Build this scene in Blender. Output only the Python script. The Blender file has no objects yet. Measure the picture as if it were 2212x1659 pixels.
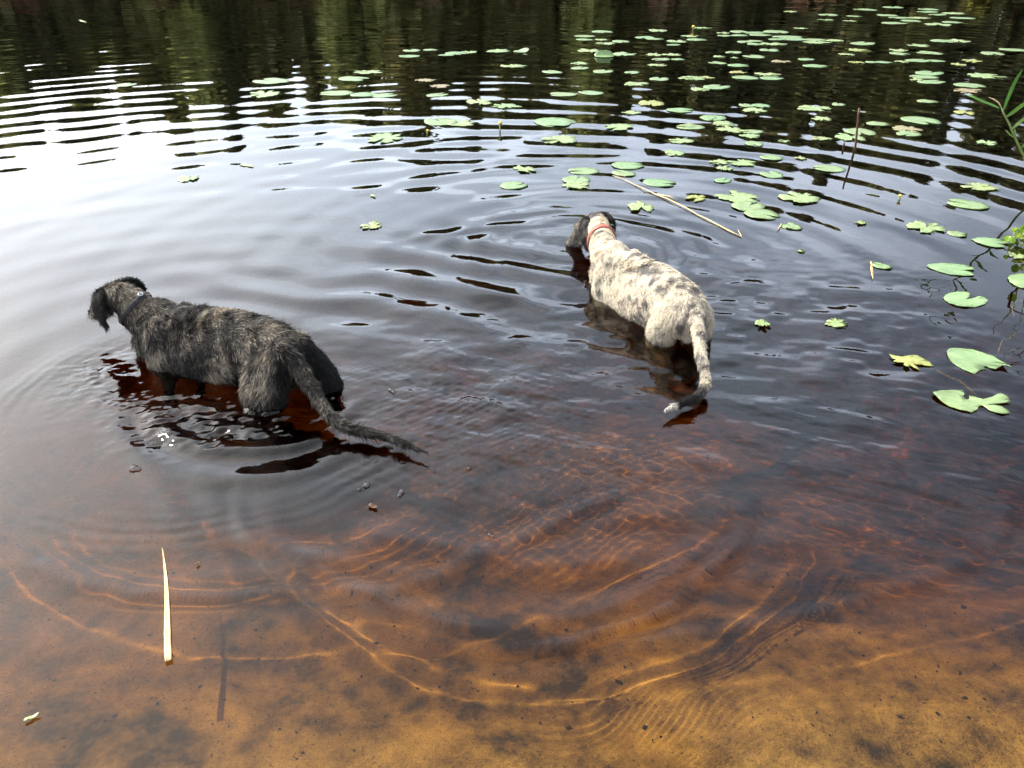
import bpy, bmesh, math, random
import numpy as np
from mathutils import Vector, Matrix
S = bpy.context.scene
COL = S.collection
R = math.radians
rng = np.random.default_rng(7)
random.seed(7)

# ------------------------------------------------------------------ camera, world, sun, exposure
CAM_H, PITCH, FPX = 1.65, R(29.5), 1737.0
cam_d = bpy.data.cameras.new('camera')
cam_d.sensor_width = 36.0
cam_d.lens = 36.0 * FPX / 2212.0
cam_d.clip_start = 0.05
cam_d.clip_end = 3000
cam = bpy.data.objects.new('camera', cam_d)
COL.objects.link(cam)
cam.location = (0, 0, CAM_H)
cam.rotation_euler = (R(90) - PITCH, 0, 0)
S.camera = cam

SUN_EL, SUN_AZ = R(43), R(-62)      # azimuth measured from +Y towards +X (negative: left of the view)
sun_dir = Vector((math.sin(SUN_AZ) * math.cos(SUN_EL), math.cos(SUN_AZ) * math.cos(SUN_EL), math.sin(SUN_EL)))
sl = bpy.data.lights.new('sun', 'SUN')
sl.energy = 5.0
sl.angle = R(0.53)
sl.color = (1.0, 0.93, 0.80)
sl.cycles.is_caustics_light = True
sun = bpy.data.objects.new('sun', sl)
COL.objects.link(sun)
sun.rotation_euler = (-sun_dir).to_track_quat('-Z', 'Y').to_euler()

def ramp(nt, stops, interp='LINEAR'):
    r = nt.nodes.new('ShaderNodeValToRGB')
    e = r.color_ramp.elements
    while len(e) < len(stops): e.new(0.5)
    for k, (p, c) in enumerate(stops):
        e[k].position = p
        e[k].color = (c, c, c, 1) if isinstance(c, (int, float)) else (*c, 1)
    r.color_ramp.interpolation = interp
    return r

W = bpy.data.worlds.new('World')
S.world = W
W.use_nodes = True
nt = W.node_tree
nt.nodes.clear()
L = nt.links.new
out = nt.nodes.new('ShaderNodeOutputWorld')
bg = nt.nodes.new('ShaderNodeBackground')
bg.inputs['Strength'].default_value = 0.15
sky = nt.nodes.new('ShaderNodeTexSky')
sky.sky_type = 'NISHITA'
sky.sun_disc = False
sky.sun_elevation = SUN_EL
sky.sun_rotation = SUN_AZ
sky.air_density = 1.2
sky.dust_density = 2.5
# soft broken cloud, laid out on a plane high above (direction / height), brighter towards the sun
tc = nt.nodes.new('ShaderNodeTexCoord')
sep = nt.nodes.new('ShaderNodeSeparateXYZ'); L(tc.outputs['Generated'], sep.inputs[0])
zz = nt.nodes.new('ShaderNodeMath'); zz.operation = 'MAXIMUM'; zz.inputs[1].default_value = 0.0; L(sep.outputs['Z'], zz.inputs[0])
za = nt.nodes.new('ShaderNodeMath'); za.operation = 'ADD'; za.inputs[1].default_value = 0.16; L(zz.outputs[0], za.inputs[0])
dv = nt.nodes.new('ShaderNodeVectorMath'); dv.operation = 'DIVIDE'
cb = nt.nodes.new('ShaderNodeCombineXYZ')
for k in range(3): L(za.outputs[0], cb.inputs[k])
L(tc.outputs['Generated'], dv.inputs[0]); L(cb.outputs[0], dv.inputs[1])
nz = nt.nodes.new('ShaderNodeTexNoise'); nz.inputs['Scale'].default_value = 1.45; nz.inputs['Detail'].default_value = 7
nz.inputs['Roughness'].default_value = 0.52; nz.inputs['Distortion'].default_value = 0.35
L(dv.outputs[0], nz.inputs['Vector'])
cm = ramp(nt, [(0.38, 0.38), (0.60, 1.0)], 'EASE'); L(nz.outputs['Fac'], cm.inputs[0])
dot = nt.nodes.new('ShaderNodeVectorMath'); dot.operation = 'DOT_PRODUCT'; dot.inputs[1].default_value = sun_dir
L(tc.outputs['Generated'], dot.inputs[0])
glow = ramp(nt, [(0.0, (8.0, 8.8, 10.6)), (0.35, (11.5, 13.0, 16.0)), (0.60, (15.5, 17.4, 20.6)), (0.78, (20, 21.2, 23.2)), (1.0, (46, 45, 44))], 'EASE')
L(dot.outputs['Value'], glow.inputs[0])
mx = nt.nodes.new('ShaderNodeMix'); mx.data_type = 'RGBA'
cf = nt.nodes.new('ShaderNodeMath'); cf.operation = 'MULTIPLY'; cf.inputs[1].default_value = 0.85
veil = ramp(nt, [(0.20, 0.0), (0.9, 0.9)], 'EASE'); L(dot.outputs['Value'], veil.inputs[0])
L(cm.outputs[0], cf.inputs[0]); cf2 = nt.nodes.new('ShaderNodeMath'); cf2.operation = 'MAXIMUM'; L(cf.outputs[0], cf2.inputs[0]); L(veil.outputs[0], cf2.inputs[1])
L(cf2.outputs[0], mx.inputs[0])
L(sky.outputs[0], mx.inputs[6]); L(glow.outputs[0], mx.inputs[7])
W.cycles.sampling_method = 'NONE'
zr = ramp(nt, [(0.0, 1.12), (0.25, 1.12), (0.52, 0.68), (0.74, 0.48), (1.0, 0.38)], 'EASE'); L(sep.outputs['Z'], zr.inputs[0])      # the sky deepens towards the zenith
zs = nt.nodes.new('ShaderNodeVectorMath'); zs.operation = 'SCALE'; L(mx.outputs[2], zs.inputs[0]); L(zr.outputs[0], zs.inputs['Scale'])
L(zs.outputs[0], bg.inputs['Color']); L(bg.outputs[0], out.inputs[0])

S.view_settings.view_transform = 'Standard'
S.view_settings.look = 'None'
S.view_settings.gamma = 1
S.view_settings.exposure = 0.64
S.view_settings.use_curve_mapping = False
S.render.engine = 'CYCLES'
cy = S.cycles
cy.use_denoising = True
cy.max_bounces = 10; cy.transmission_bounces = 8; cy.transparent_max_bounces = 12
cy.diffuse_bounces = 3; cy.glossy_bounces = 4
cy.caustics_refractive = True; cy.caustics_reflective = False
cy.sample_clamp_indirect = 24
cy.blur_glossy = 0.3
#TESTOPT

# ------------------------------------------------------------------ helpers
def nodes(name):
    m = bpy.data.materials.new(name); m.use_nodes = True
    m.node_tree.nodes.clear()
    o = m.node_tree.nodes.new('ShaderNodeOutputMaterial')
    return m, m.node_tree, o

def link(name, me, mat=None, parent=None, **props):
    o = bpy.data.objects.new(name, me); COL.objects.link(o)
    if mat is not None: me.materials.append(mat)
    if parent is not None: o.parent = parent
    for k, v in props.items(): o[k] = v
    return o

def mesh_np(name, V, F, smooth=True):
    me = bpy.data.meshes.new(name)
    V = np.asarray(V, dtype=np.float32); F = np.asarray(F, dtype=np.int32)
    me.vertices.add(len(V)); me.vertices.foreach_set('co', V.ravel())
    n = F.shape[1]
    me.loops.add(F.size); me.loops.foreach_set('vertex_index', F.ravel())
    me.polygons.add(len(F)); me.polygons.foreach_set('loop_start', np.arange(0, F.size, n, dtype=np.int32))
    me.polygons.foreach_set('loop_total', np.full(len(F), n, dtype=np.int32))
    me.polygons.foreach_set('use_smooth', np.full(len(F), smooth))
    me.update(); me.validate()
    return me

def grid_mesh(name, X, Y, Z):
    ny, nx = X.shape
    V = np.stack([X, Y, Z], -1).reshape(-1, 3)
    i = (np.arange(ny - 1)[:, None] * nx + np.arange(nx - 1)[None]).ravel()
    F = np.stack([i, i + 1, i + nx + 1, i + nx], -1)
    return mesh_np(name, V, F)

class Noise2:
    """tileable-free value noise in numpy (smooth)"""
    def __init__(self, seed):
        r = np.random.default_rng(seed); self.g = r.random((256, 256)) * 2 - 1
    def __call__(self, x, y):
        xi = np.floor(x).astype(int); yi = np.floor(y).astype(int)
        fx = x - xi; fy = y - yi
        fx = fx * fx * fx * (fx * (fx * 6 - 15) + 10); fy = fy * fy * fy * (fy * (fy * 6 - 15) + 10)
        g = self.g; a = g[xi & 255, yi & 255]; b = g[(xi + 1) & 255, yi & 255]
        c = g[xi & 255, (yi + 1) & 255]; d = g[(xi + 1) & 255, (yi + 1) & 255]
        return (a * (1 - fx) + b * fx) * (1 - fy) + (c * (1 - fx) + d * fx) * fy
N = [Noise2(k) for k in range(10)]
def fbm(x, y, k=0, o=4):
    s = 0; a = 1.0
    for i in range(o):
        s = s + a * N[(k + i) % 10](x + 13.7 * i, y - 7.3 * i); x = x * 2.03; y = y * 2.03; a *= 0.5
    return s
def sstep(a, b, x):
    t = np.clip((x - a) / (b - a), 0, 1); return t * t * (3 - 2 * t)

# ------------------------------------------------------------------ water surface height (metres)
DOG1 = np.array([-1.25, 2.95]); DOG2 = np.array([0.66, 3.75])

def ring(x, y, c, r0, lam, amp, width, ecc=0):
    r = np.hypot(x - c[0], y - c[1])
    q = 0.55 + 0.45 * N[6](x * 2.3 + c[0] * 7, y * 2.3) + 0.2 * N[0](x * 7, y * 7)
    r = r + 0.018 * N[9](x * 4 + c[1] * 5, y * 4) + 0.006 * N[8](x * 13, y * 13)
    return amp * q * np.exp(-((r - r0) / width) ** 2) * np.cos((r - r0) * 2 * math.pi / lam)

def blob(x, y, cx, cy, rx, ry):
    return np.exp(-(((x - cx) / rx) ** 2 + ((y - cy) / ry) ** 2))

def water_h(x, y):
    h = np.zeros_like(x)
    r1 = np.hypot(x - DOG1[0], y - DOG1[1]); r2 = np.hypot(x - DOG2[0], y - DOG2[1] - 0.5)
    far = sstep(2.3, 4.5, y)
    # long circular trains running away from the two dogs over the pond
    wob = 0.20 * N[1](x * 0.4, y * 0.4) + 0.07 * N[2](x * 1.1, y * 1.1) + 0.02 * N[7](x * 3.1, y * 3.1)
    m1 = 0.5 + 0.5 * N[3](x * 0.35 + 9, y * 0.3); m2 = 0.5 + 0.5 * N[4](x * 0.35, y * 0.3 + 4)
    env1 = sstep(0.7, 2.4, r1) * np.exp(-r1 / 16.0); env2 = sstep(0.5, 1.6, r2) * np.exp(-r2 / 14.0)
    h += 0.0032 * sstep(0.8, 5.5, r1) * env1 * (0.3 + m1) * np.sin(2 * math.pi * (r1 + wob) / 0.50) * far
    h += 0.0013 * env2 * (0.3 + m2) * np.sin(2 * math.pi * (r2 + wob) / 0.41) * far
    h += 0.0010 * env1 * np.sin(2 * math.pi * (r1 + wob) / 0.83 + 1.0) * far
    # slow swell of the open pond
    h += 0.0022 * N[5](x * 0.7, y * 1.1) * far
    h += 0.0022 * np.exp(-r2 / 1.6) * sstep(0.15, 0.5, r2) * np.sin(2 * math.pi * (r2 + 0.3 * wob) / 0.27)
    h += 0.0015 * np.exp(-r1 / 1.8) * sstep(0.35, 0.8, r1) * np.sin(2 * math.pi * (r1 + 0.3 * wob) / 0.30) * sstep(2.7, 3.3, y)
    h += 0.0005 * N[6](x * 1.2 + 3, y * 4.0) * far
    # short wind ripple far out
    fo = sstep(7, 16, y)
    h += 0.0004 * fo * fbm(x * 2.2, y * 6.0, 2, 2)
    # the water pushed about between and behind the dogs
    m = blob(x, y, -0.25, 4.0, 1.1, 0.8)
    h += 0.0080 * m * np.sin(2 * math.pi * (0.45 * x + 0.9 * y + 0.12 * N[2](x * 1.7, y * 1.7)) / 0.36)
    h += 0.0090 * m * N[8](x * 2.6, y * 3.6)
    m = blob(x, y, 0.1, 3.25, 0.9, 0.55) + blob(x, y, 1.35, 3.4, 0.7, 0.8)
    h += 0.0085 * m * N[8](x * 4.0 - y * 1.5, y * 7.0 + x)
    h += 0.0026 * m * N[2](x * 11.0 - y * 4, y * 17.0 + x * 3)
    # wake: fine crossing ripples left by the dark dog
    wq = 0.05 * N[1](x * 3, y * 3)
    m = blob(x, y, -0.15, 2.75, 0.62, 0.50) * sstep(1.2, 1.9, y)
    h += m * (0.0042 * fbm(x * 7.5, y * 10.0 + x * 3, 3, 3) + 0.0009 * fbm(x * 24 + y * 8, y * 36 - x * 6, 6, 2) + 0.0006 * np.sin((x * 0.6 + y + wq) * 2 * math.pi / 0.052)
              * (0.5 + 0.5 * N[3](x * 5, y * 5)) + 0.0005 * np.sin((-x * 0.8 + y + wq) * 2 * math.pi / 0.041) * (0.5 + 0.5 * N[4](x * 6, y * 4)))
    # choppy splash round the belly and hind legs of the dark dog
    m = blob(x, y, -1.30, 2.72, 0.26, 0.17) + blob(x, y, -0.98, 2.66, 0.20, 0.10) + 0.8 * blob(x, y, -1.08, 2.50, 0.26, 0.08) + 0.7 * blob(x, y, -1.75, 3.05, 0.16, 0.2)
    h += m * (0.0045 * fbm(x * 8 + y * 3, y * 12 - x * 4, 4, 3) + 0.0072 * fbm(x * 21 + y * 9, y * 31 - x * 12, 0, 2) * (0.6 + 0.6 * N[3](x * 9, y * 9)))
    # rings round the dark dog
    s1 = sstep(-2.0, -1.2, x) * sstep(2.9, 2.5, y)
    h += ring(x, y, (-1.02, 2.82), 0.40, 0.17, 0.0120, 0.085) * s1
    h += ring(x, y, (-1.00, 2.80), 0.56, 0.20, 0.0045, 0.09) * s1
    h += ring(x, y, (-1.15, 2.85), 0.86, 0.055, 0.00075, 0.10) * sstep(3.6, 2.9, y)
    h += ring(x, y, (-1.05, 2.70), 1.00, 0.26, 0.0022, 0.16) * sstep(3.6, 2.9, y) * sstep(0.2, -0.5, x)
    # rings round the pale dog and its muzzle
    h += ring(x, y, (0.36, 4.5), 0.24, 0.10, 0.0018, 0.13) * sstep(0.75, 0.4, x)
    h += ring(x, y, (0.38, 4.5), 0.62, 0.19, 0.0036, 0.30)
    h += ring(x, y, (0.85, 3.3), 0.34, 0.13, 0.0012, 0.12)
    # crests running in to the shore
    w1 = 0.06 * N[1](x * 2.2 + 5, y * 1.4); w2 = 0.05 * N[2](x * 1.7, y * 2.0 + 3)
    k1 = 0.55 + 0.45 * N[3](x * 1.5, y * 1.5); k2 = 0.55 + 0.45 * N[4](x * 1.5, y * 1.5)
    h += ring(x + w1 * .5, y + w2 * .5, (-0.04, 2.34), 0.86, 0.13, 0.0050, 0.045) * sstep(2.35, 1.95, y)
    h += ring(x + w1 * .5, y + w2 * .5, (-0.04, 2.34), 0.79, 0.30, 0.0062, 0.10) * (0.6 + 0.4 * k1) * sstep(2.35, 1.95, y)
    h += ring(x + w1, y + w2, (0.25, 3.40), 1.62, 0.30, 0.0060, 0.12) * sstep(1.3, 0.7, x) * sstep(-0.9, -0.2, x)
    h += ring(x + w2, y + w1, (-0.15, 3.25), 1.46, 0.16, 0.0042, 0.08) * k2 * sstep(2.7, 2.0, y)
    h += ring(x + w2, y - w1, (0.30, 3.10), 1.62, 0.17, 0.0036, 0.06) * sstep(2.5, 1.9, y)
    h += ring(x - w1, y + w1, (-0.75, 3.30), 1.62, 0.16, 0.0036, 0.06) * sstep(2.7, 2.1, y)
    m = blob(x, y, 0.25, 1.45, 0.22, 0.10)
    h += 0.00045 * m * np.sin((y + 0.25 * np.cos(x * 5) + 0.02 * N[1](x * 8, y * 8)) * 2 * math.pi / 0.030)
    # broken ripple on the right, nearer the reeds
    m = blob(x, y, 1.25, 2.45, 0.75, 0.45)
    h += m * (0.0060 * N[5](x * 4.5, y * 8 + x * 3) + 0.0020 * fbm(x * 9, y * 16 + x * 6, 6, 3))
    m = blob(x, y, 0.9, 1.7, 0.8, 0.5)
    h += m * (0.0018 * N[6](x * 6, y * 9) + 0.00035 * fbm(x * 14, y * 19, 1, 2))
    m = blob(x, y, 1.95, 3.35, 0.35, 0.8)
    h += m * (0.0020 * N[9](x * 9, y * 9) + 0.0012 * N[5](x * 19, y * 19))
    # faint breath of ripple everywhere near
    h += 0.00022 * fbm(x * 9, y * 9, 5, 3) * sstep(6, 3, y)
    return h

def axis(breaks):
    """breaks: list of (start, end, step0, step1)"""
    a = []
    for s, e, d0, d1 in breaks:
        x = s
        while x < e - 1e-9:
            a.append(x); t = (x - s) / (e - s); x += d0 + (d1 - d0) * t
    a.append(breaks[-1][1]); return np.array(a)

axr = axis([(0, 2.3, 0.0095, 0.0105), (2.3, 5, 0.0105, 0.05), (5, 16, 0.05, 0.22), (16, 70, 0.22, 8)])
axl = axis([(0, 1.75, 0.0075, 0.0075), (1.75, 2.4, 0.0075, 0.0105), (2.4, 5, 0.0105, 0.05), (5, 16, 0.05, 0.22), (16, 70, 0.22, 8)])
ax = np.concatenate([-axl[:0:-1], axr])
ay = axis([(-2.0, 0.6, 0.2, 0.03), (0.6, 1.0, 0.03, 0.0085), (1.0, 3.1, 0.0075, 0.0075), (3.1, 4.6, 0.0105, 0.0115), (4.6, 12, 0.0115, 0.05), (12, 28, 0.05, 0.14), (28, 90, 0.14, 8)])
WX, WY = np.meshgrid(ax, ay)
print('water grid', WX.shape)
me = grid_mesh('water', WX, WY, water_h(WX, WY))
wm, nt, o = nodes('pond water'); L = nt.links.new
gl = nt.nodes.new('ShaderNodeBsdfGlass'); gl.inputs['IOR'].default_value = 1.333; gl.inputs['Roughness'].default_value = 0.0
L(gl.outputs[0], o.inputs['Surface'])
gp = nt.nodes.new('ShaderNodeNewGeometry')
def gmask(c, sx, sy):
    mp = nt.nodes.new('ShaderNodeVectorMath'); mp.operation = 'SUBTRACT'; L(gp.outputs['Position'], mp.inputs[0]); mp.inputs[1].default_value = (*c, 0)
    m2 = nt.nodes.new('ShaderNodeVectorMath'); m2.operation = 'MULTIPLY'; L(mp.outputs[0], m2.inputs[0]); m2.inputs[1].default_value = (1 / sx, 1 / sy, 0)
    m3 = nt.nodes.new('ShaderNodeVectorMath'); m3.operation = 'LENGTH'; L(m2.outputs[0], m3.inputs[0])
    m4 = nt.nodes.new('ShaderNodeMapRange'); m4.interpolation_type = 'SMOOTHERSTEP'; m4.inputs['From Min'].default_value = 1.0; m4.inputs['From Max'].default_value = 0.35; L(m3.outputs['Value'], m4.inputs['Value'])
    return m4.outputs[0]
ms = [gmask((-0.10, 2.72), 0.95, 0.72), gmask((-0.9, 2.5), 0.4, 0.25)]
# broken, air-filled water of the splash is not mirror smooth
ms2 = [gmask((-1.25, 2.66), 0.50, 0.26), gmask((-1.02, 2.52), 0.42, 0.16)]
mx2 = nt.nodes.new('ShaderNodeMath'); mx2.operation = 'MAXIMUM'; L(ms2[0], mx2.inputs[0]); L(ms2[1], mx2.inputs[1])
ro = nt.nodes.new('ShaderNodeMath'); ro.operation = 'MULTIPLY'; ro.inputs[1].default_value = 0.07; L(mx2.outputs[0], ro.inputs[0])
ro2 = nt.nodes.new('ShaderNodeMath'); ro2.operation = 'MULTIPLY_ADD'; ro2.inputs[1].default_value = 0.0; L(ms[0], ro2.inputs[0]); L(ro.outputs[0], ro2.inputs[2]); L(ro2.outputs[0], gl.inputs['Roughness'])
water = link('water', me, wm, kind='structure')
water.cycles.is_caustics_caster = True
# the tea-brown body of the water: a closed volume whose top follows the waves
HW = water_h(WX, WY)
Xb, Yb, Zb = WX, WY, HW + 0.0008
nyx, nxx = Xb.shape
V = np.stack([Xb, Yb, Zb], -1).reshape(-1, 3)
i = (np.arange(nyx - 1)[:, None] * nxx + np.arange(nxx - 1)[None]).ravel()
F = np.stack([i, i + 1, i + nxx + 1, i + nxx], -1)
rim = np.concatenate([np.arange(nxx), nxx * np.arange(1, nyx) + nxx - 1, nxx * (nyx - 1) + np.arange(nxx - 2, -1, -1), nxx * np.arange(nyx - 2, 0, -1)])
lo = V[rim].copy(); lo[:, 2] = -4.0
nb = len(V); nr = len(rim); k = np.arange(nr); k2 = (k + 1) % nr
side = np.stack([rim[k2], rim[k], nb + k, nb + k2], -1)
Fq = np.concatenate([F, side])
Ft = np.concatenate([Fq[:, [0, 1, 2]], Fq[:, [0, 2, 3]], np.stack([nb + k2, nb + k, np.full(nr, nb + nr)], -1)])
me = mesh_np('water', np.concatenate([V, lo, [[0, 0, -4.0]]]), Ft)
vm, nt, o = nodes('tea brown water'); L = nt.links.new
va = nt.nodes.new('ShaderNodeVolumeAbsorption')
SIG = (3.8, 5.8, 10.6)
d = 11.0
va.inputs['Density'].default_value = d
va.inputs['Color'].default_value = (1 - SIG[0] / d, 1 - SIG[1] / d, 1 - SIG[2] / d, 1)
L(va.outputs[0], o.inputs['Volume'])
link('water', me, vm, kind='structure')

# ------------------------------------------------------------------ pond bed
def depth(x, y):
    d = np.interp(y, [-3, 0.0, 0.5, 1.2, 2.2, 3.2, 5, 9, 20, 60, 75, 90, 130], [-0.9, -0.14, 0.04, 0.13, 0.37, 0.57, 0.74, 1.3, 2.2, 1.6, 0.4, -0.8, -1.6])
    d = d + (0.03 * N[7](x * 1.2, y * 1.2) + 0.012 * N[3](x * 3.3, y * 3.3) + 0.006 * N[2](x * 9, y * 9)) * sstep(0.5, 1.2, y)
    d = d + 0.06 * sstep(0.3, 1.6, x) * sstep(1.3, 2.1, y) * sstep(6, 3, y)
    d = d - 0.17 * blob(x, y, 0.22, 2.70, 0.75, 0.42)
    d = d + (0.070 * sstep(0.1, -1.1, x) - 0.03 * sstep(0.0, 1.0, x)) * sstep(0.6, 1.0, y) * sstep(2.2, 1.5, y)
    return d
bx = axis([(0, 4, 0.04, 0.04), (4, 20, 0.1, 1), (20, 160, 1, 12)]); bx = np.concatenate([-bx[:0:-1], bx])
by = axis([(-8, 0, 1, 0.1), (0, 6, 0.04, 0.04), (6, 30, 0.1, 1), (30, 140, 1, 4)])
BX, BY = np.meshgrid(bx, by)
me = grid_mesh('ground', BX, BY, -depth(BX, BY))
bm_, nt, o = nodes('pond bed sand'); L = nt.links.new
def add(t, **kw):
    n = nt.nodes.new(t)
    for k, v in kw.items():
        if k in n.inputs.keys(): n.inputs[k].default_value = v
        else: setattr(n, k, v)
    return n
tc = add('ShaderNodeNewGeometry')
n1 = add('ShaderNodeTexNoise', Scale=3.1, Detail=6.0, Roughness=0.62, Distortion=0.5)
n2 = add('ShaderNodeTexNoise', Scale=9.0, Detail=8.0, Roughness=0.72)
n3 = add('ShaderNodeTexNoise', Scale=110.0, Detail=1.0, Roughness=0.5)
n4 = add('ShaderNodeTexNoise', Scale=320.0, Detail=2.0)
for n in (n1, n2, n3, n4): L(tc.outputs['Position'], n.inputs['Vector'])
r1 = ramp(nt, [(0.41, (0.08, 0.065, 0.035)), (0.50, (0.38, 0.285, 0.135)), (0.62, (0.72, 0.565, 0.27))]); 
mixf = add('ShaderNodeMath', operation='MULTIPLY_ADD'); L(n2.outputs['Fac'], mixf.inputs[0]); mixf.inputs[1].default_value = 0.45
mf2 = add('ShaderNodeMath', operation='MULTIPLY_ADD'); L(n1.outputs['Fac'], mf2.inputs[0]); mf2.inputs[1].default_value = 0.62; mf2.inputs[2].default_value = -0.015
L(mf2.outputs[0], mixf.inputs[2])
L(mixf.outputs[0], r1.inputs[0])
sp = ramp(nt, [(0.26, 0.5), (0.38, 1.0)]); L(n3.outputs['Fac'], sp.inputs[0])
gr = ramp(nt, [(0.3, 0.7), (0.7, 1.25)]); L(n4.outputs['Fac'], gr.inputs[0])
mm = add('ShaderNodeMath', operation='MULTIPLY'); L(sp.outputs[0], mm.inputs[0]); L(gr.outputs[0], mm.inputs[1])
vm_ = add('ShaderNodeVectorMath', operation='SCALE'); L(r1.outputs[0], vm_.inputs[0]); L(mm.outputs[0], vm_.inputs['Scale'])
b = add('ShaderNodeBsdfDiffuse'); L(vm_.outputs[0], b.inputs['Color'])
bp = add('ShaderNodeBump', Strength=0.5, Distance=0.01); L(n2.outputs['Fac'], bp.inputs['Height']); L(bp.outputs[0], b.inputs['Normal'])
L(b.outputs[0], o.inputs['Surface'])
bed = link('ground', me, bm_, kind='structure')
bed.cycles.is_caustics_receiver = True

# ------------------------------------------------------------------ pixel helpers (the photograph at 2212 px) -> places in the world
cP, sP = math.cos(PITCH), math.sin(PITCH)
def ray(u, v):
    b = -(v - 829.5) / FPX
    return np.array([(u - 1106) / FPX, cP + b * sP, -sP + b * cP])
def at(u, v, z=0.0):
    d = ray(u, v); return np.array([0, 0, CAM_H]) + (z - CAM_H) / d[2] * d
def at_y(u, v, y):
    d = ray(u, v); return np.array([0, 0, CAM_H]) + y / d[1] * d

# ------------------------------------------------------------------ far bank forest (seen in the water)
def forest():
    V = []; F = []; C = []
    def quadcloud(cx, cy, pts, size, col):
        pass
    r = np.random.default_rng(3)
    def bank(xx):      # distance of the far bank
        return 78 - 0.006 * xx * xx - 0.12 * xx
    specs = []
    for row, (off, n) in enumerate([(0, 74), (4, 76), (9, 70)]):
        for k in range(n):
            x = -80 + 160 * (k + r.random()) / n
            specs.append((x, bank(x) + off + r.random() * 3, row))
    tot = 0
    for x, y, row in specs:
        el = math.radians(np.interp(x, [-60, -30, 0, 25, 60], [6.8, 8.0, 9.6, 11.0, 12.0]) + r.normal() * 0.95)
        Hh = max(6.5, math.hypot(x, y) * math.tan(el))
        kind = r.random()
        conifer = kind < 0.45
        if r.random() < 0.08 and row == 0: Hh *= 1.18
        n = 520
        t = r.random(n) ** 0.8
        ang = r.random(n) * 2 * math.pi
        if conifer:
            z = Hh * (0.06 + 0.94 * t); rad = (1 - t) ** 0.8 * Hh * 0.17 * (0.75 + 0.5 * ((z * 1.3) % 1.0)) + 0.12
            base = np.array([0.15, 0.145, 0.07]); sz = 0.55
        else:
            z = Hh * (0.10 + 0.90 * t); rad = Hh * 0.20 * np.sqrt(np.clip(1 - ((t - 0.45) / 0.56) ** 2, 0.02, 1)) * (0.8 + 0.3 * np.sin(ang * 3 + z * 2 + x))
            base = np.array([[0.20, 0.19, 0.08], [0.26, 0.25, 0.10], [0.40, 0.41, 0.15]][r.integers(0, 3) if x < 20 else r.integers(1, 3)]); sz = 0.75
        rr = rad * (0.45 + 0.55 * r.random(n) ** 0.5)
        P0 = np.stack([x + rr * np.cos(ang), y + rr * np.sin(ang), z + 0.6], -1)
        a = r.normal(size=(n, 3)); a /= np.linalg.norm(a, axis=1)[:, None]
        bb = np.cross(a, r.normal(size=(n, 3))); bb /= np.linalg.norm(bb, axis=1)[:, None]
        s_ = (sz * (0.5 + r.random(n)))[:, None]
        q = np.stack([P0 + a * s_, P0 + bb * s_ * 0.7, P0 - a * s_, P0 - bb * s_ * 0.7], 1)
        V.append(q.reshape(-1, 3)); F.append(tot + np.arange(4 * n).reshape(-1, 4)); tot += 4 * n
        c = base[None] * (0.6 + 0.8 * r.random((n, 1)))
        C.append(np.repeat(c, 4, 0))
        # trunk
        ring_ = []
        nv = 6
        for zz_, rd in ((-0.8, 0.20), (Hh * 0.55, 0.11), (Hh * 0.95, 0.02)):
            for j in range(nv):
                th = 2 * math.pi * j / nv; ring_.append((x + rd * math.cos(th) + 0.1 * math.sin(zz_), y + rd * math.sin(th), zz_))
        V.append(np.array(ring_)); f = []
        for i in range(2):
            for j in range(nv): f.append([tot + i * nv + j, tot + i * nv + (j + 1) % nv, tot + (i + 1) * nv + (j + 1) % nv, tot + (i + 1) * nv + j])
        F.append(np.array(f)); tot += len(ring_)
        C.append(np.tile(np.array([[0.10, 0.055, 0.035]]) if conifer else np.array([[0.22, 0.2, 0.17]]), (len(ring_), 1)))
    # undergrowth: bracken, heather and low bushes along the bank
    n = 26000
    x = r.uniform(-85, 85, n); y = bank(x) - 3 + r.random(n) * 9; z = r.random(n) ** 1.3 * (2.2 + 1.2 * np.sin(x * 0.6) + 0.8 * np.sin(x * 1.7))
    a = r.normal(size=(n, 3)); a /= np.linalg.norm(a, axis=1)[:, None]
    bb = np.cross(a, r.normal(size=(n, 3))); bb /= np.linalg.norm(bb, axis=1)[:, None]
    P0 = np.stack([x, y, z], -1); s_ = (0.3 + 0.5 * r.random(n))[:, None]
    q = np.stack([P0 + a * s_, P0 + bb * s_ * 0.7, P0 - a * s_, P0 - bb * s_ * 0.7], 1)
    V.append(q.reshape(-1, 3)); F.append(tot + np.arange(4 * n).reshape(-1, 4)); tot += 4 * n
    g = sstep(14, 40, x + 8 * N[2](x * 0.1, y * 0.1))[:, None]
    c = (1 - g) * np.array([0.20, 0.12, 0.08]) + g * np.array([0.16, 0.17, 0.04])
    c = c * (0.5 + 1.0 * r.random((n, 1)))
    C.append(np.repeat(c, 4, 0))
    me = mesh_np('forest', np.concatenate(V), np.concatenate(F), smooth=False)
    at_ = me.color_attributes.new('col', 'FLOAT_COLOR', 'POINT')
    cc = np.concatenate(C); cc = np.concatenate([cc, np.ones((len(cc), 1))], 1).astype(np.float32)
    at_.data.foreach_set('color', cc.ravel())
    return me
fm, nt, o = nodes('forest foliage'); L = nt.links.new
at_n = nt.nodes.new('ShaderNodeAttribute'); at_n.attribute_name = 'col'
d1 = nt.nodes.new('ShaderNodeBsdfDiffuse'); tr = nt.nodes.new('ShaderNodeBsdfTranslucent'); mxs = nt.nodes.new('ShaderNodeMixShader'); mxs.inputs[0].default_value = 0.45
L(at_n.outputs['Color'], d1.inputs[0]); L(at_n.outputs['Color'], tr.inputs[0]); L(d1.outputs[0], mxs.inputs[1]); L(tr.outputs[0], mxs.inputs[2]); L(mxs.outputs[0], o.inputs[0])
link('forest', forest(), fm, kind='stuff')
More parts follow.
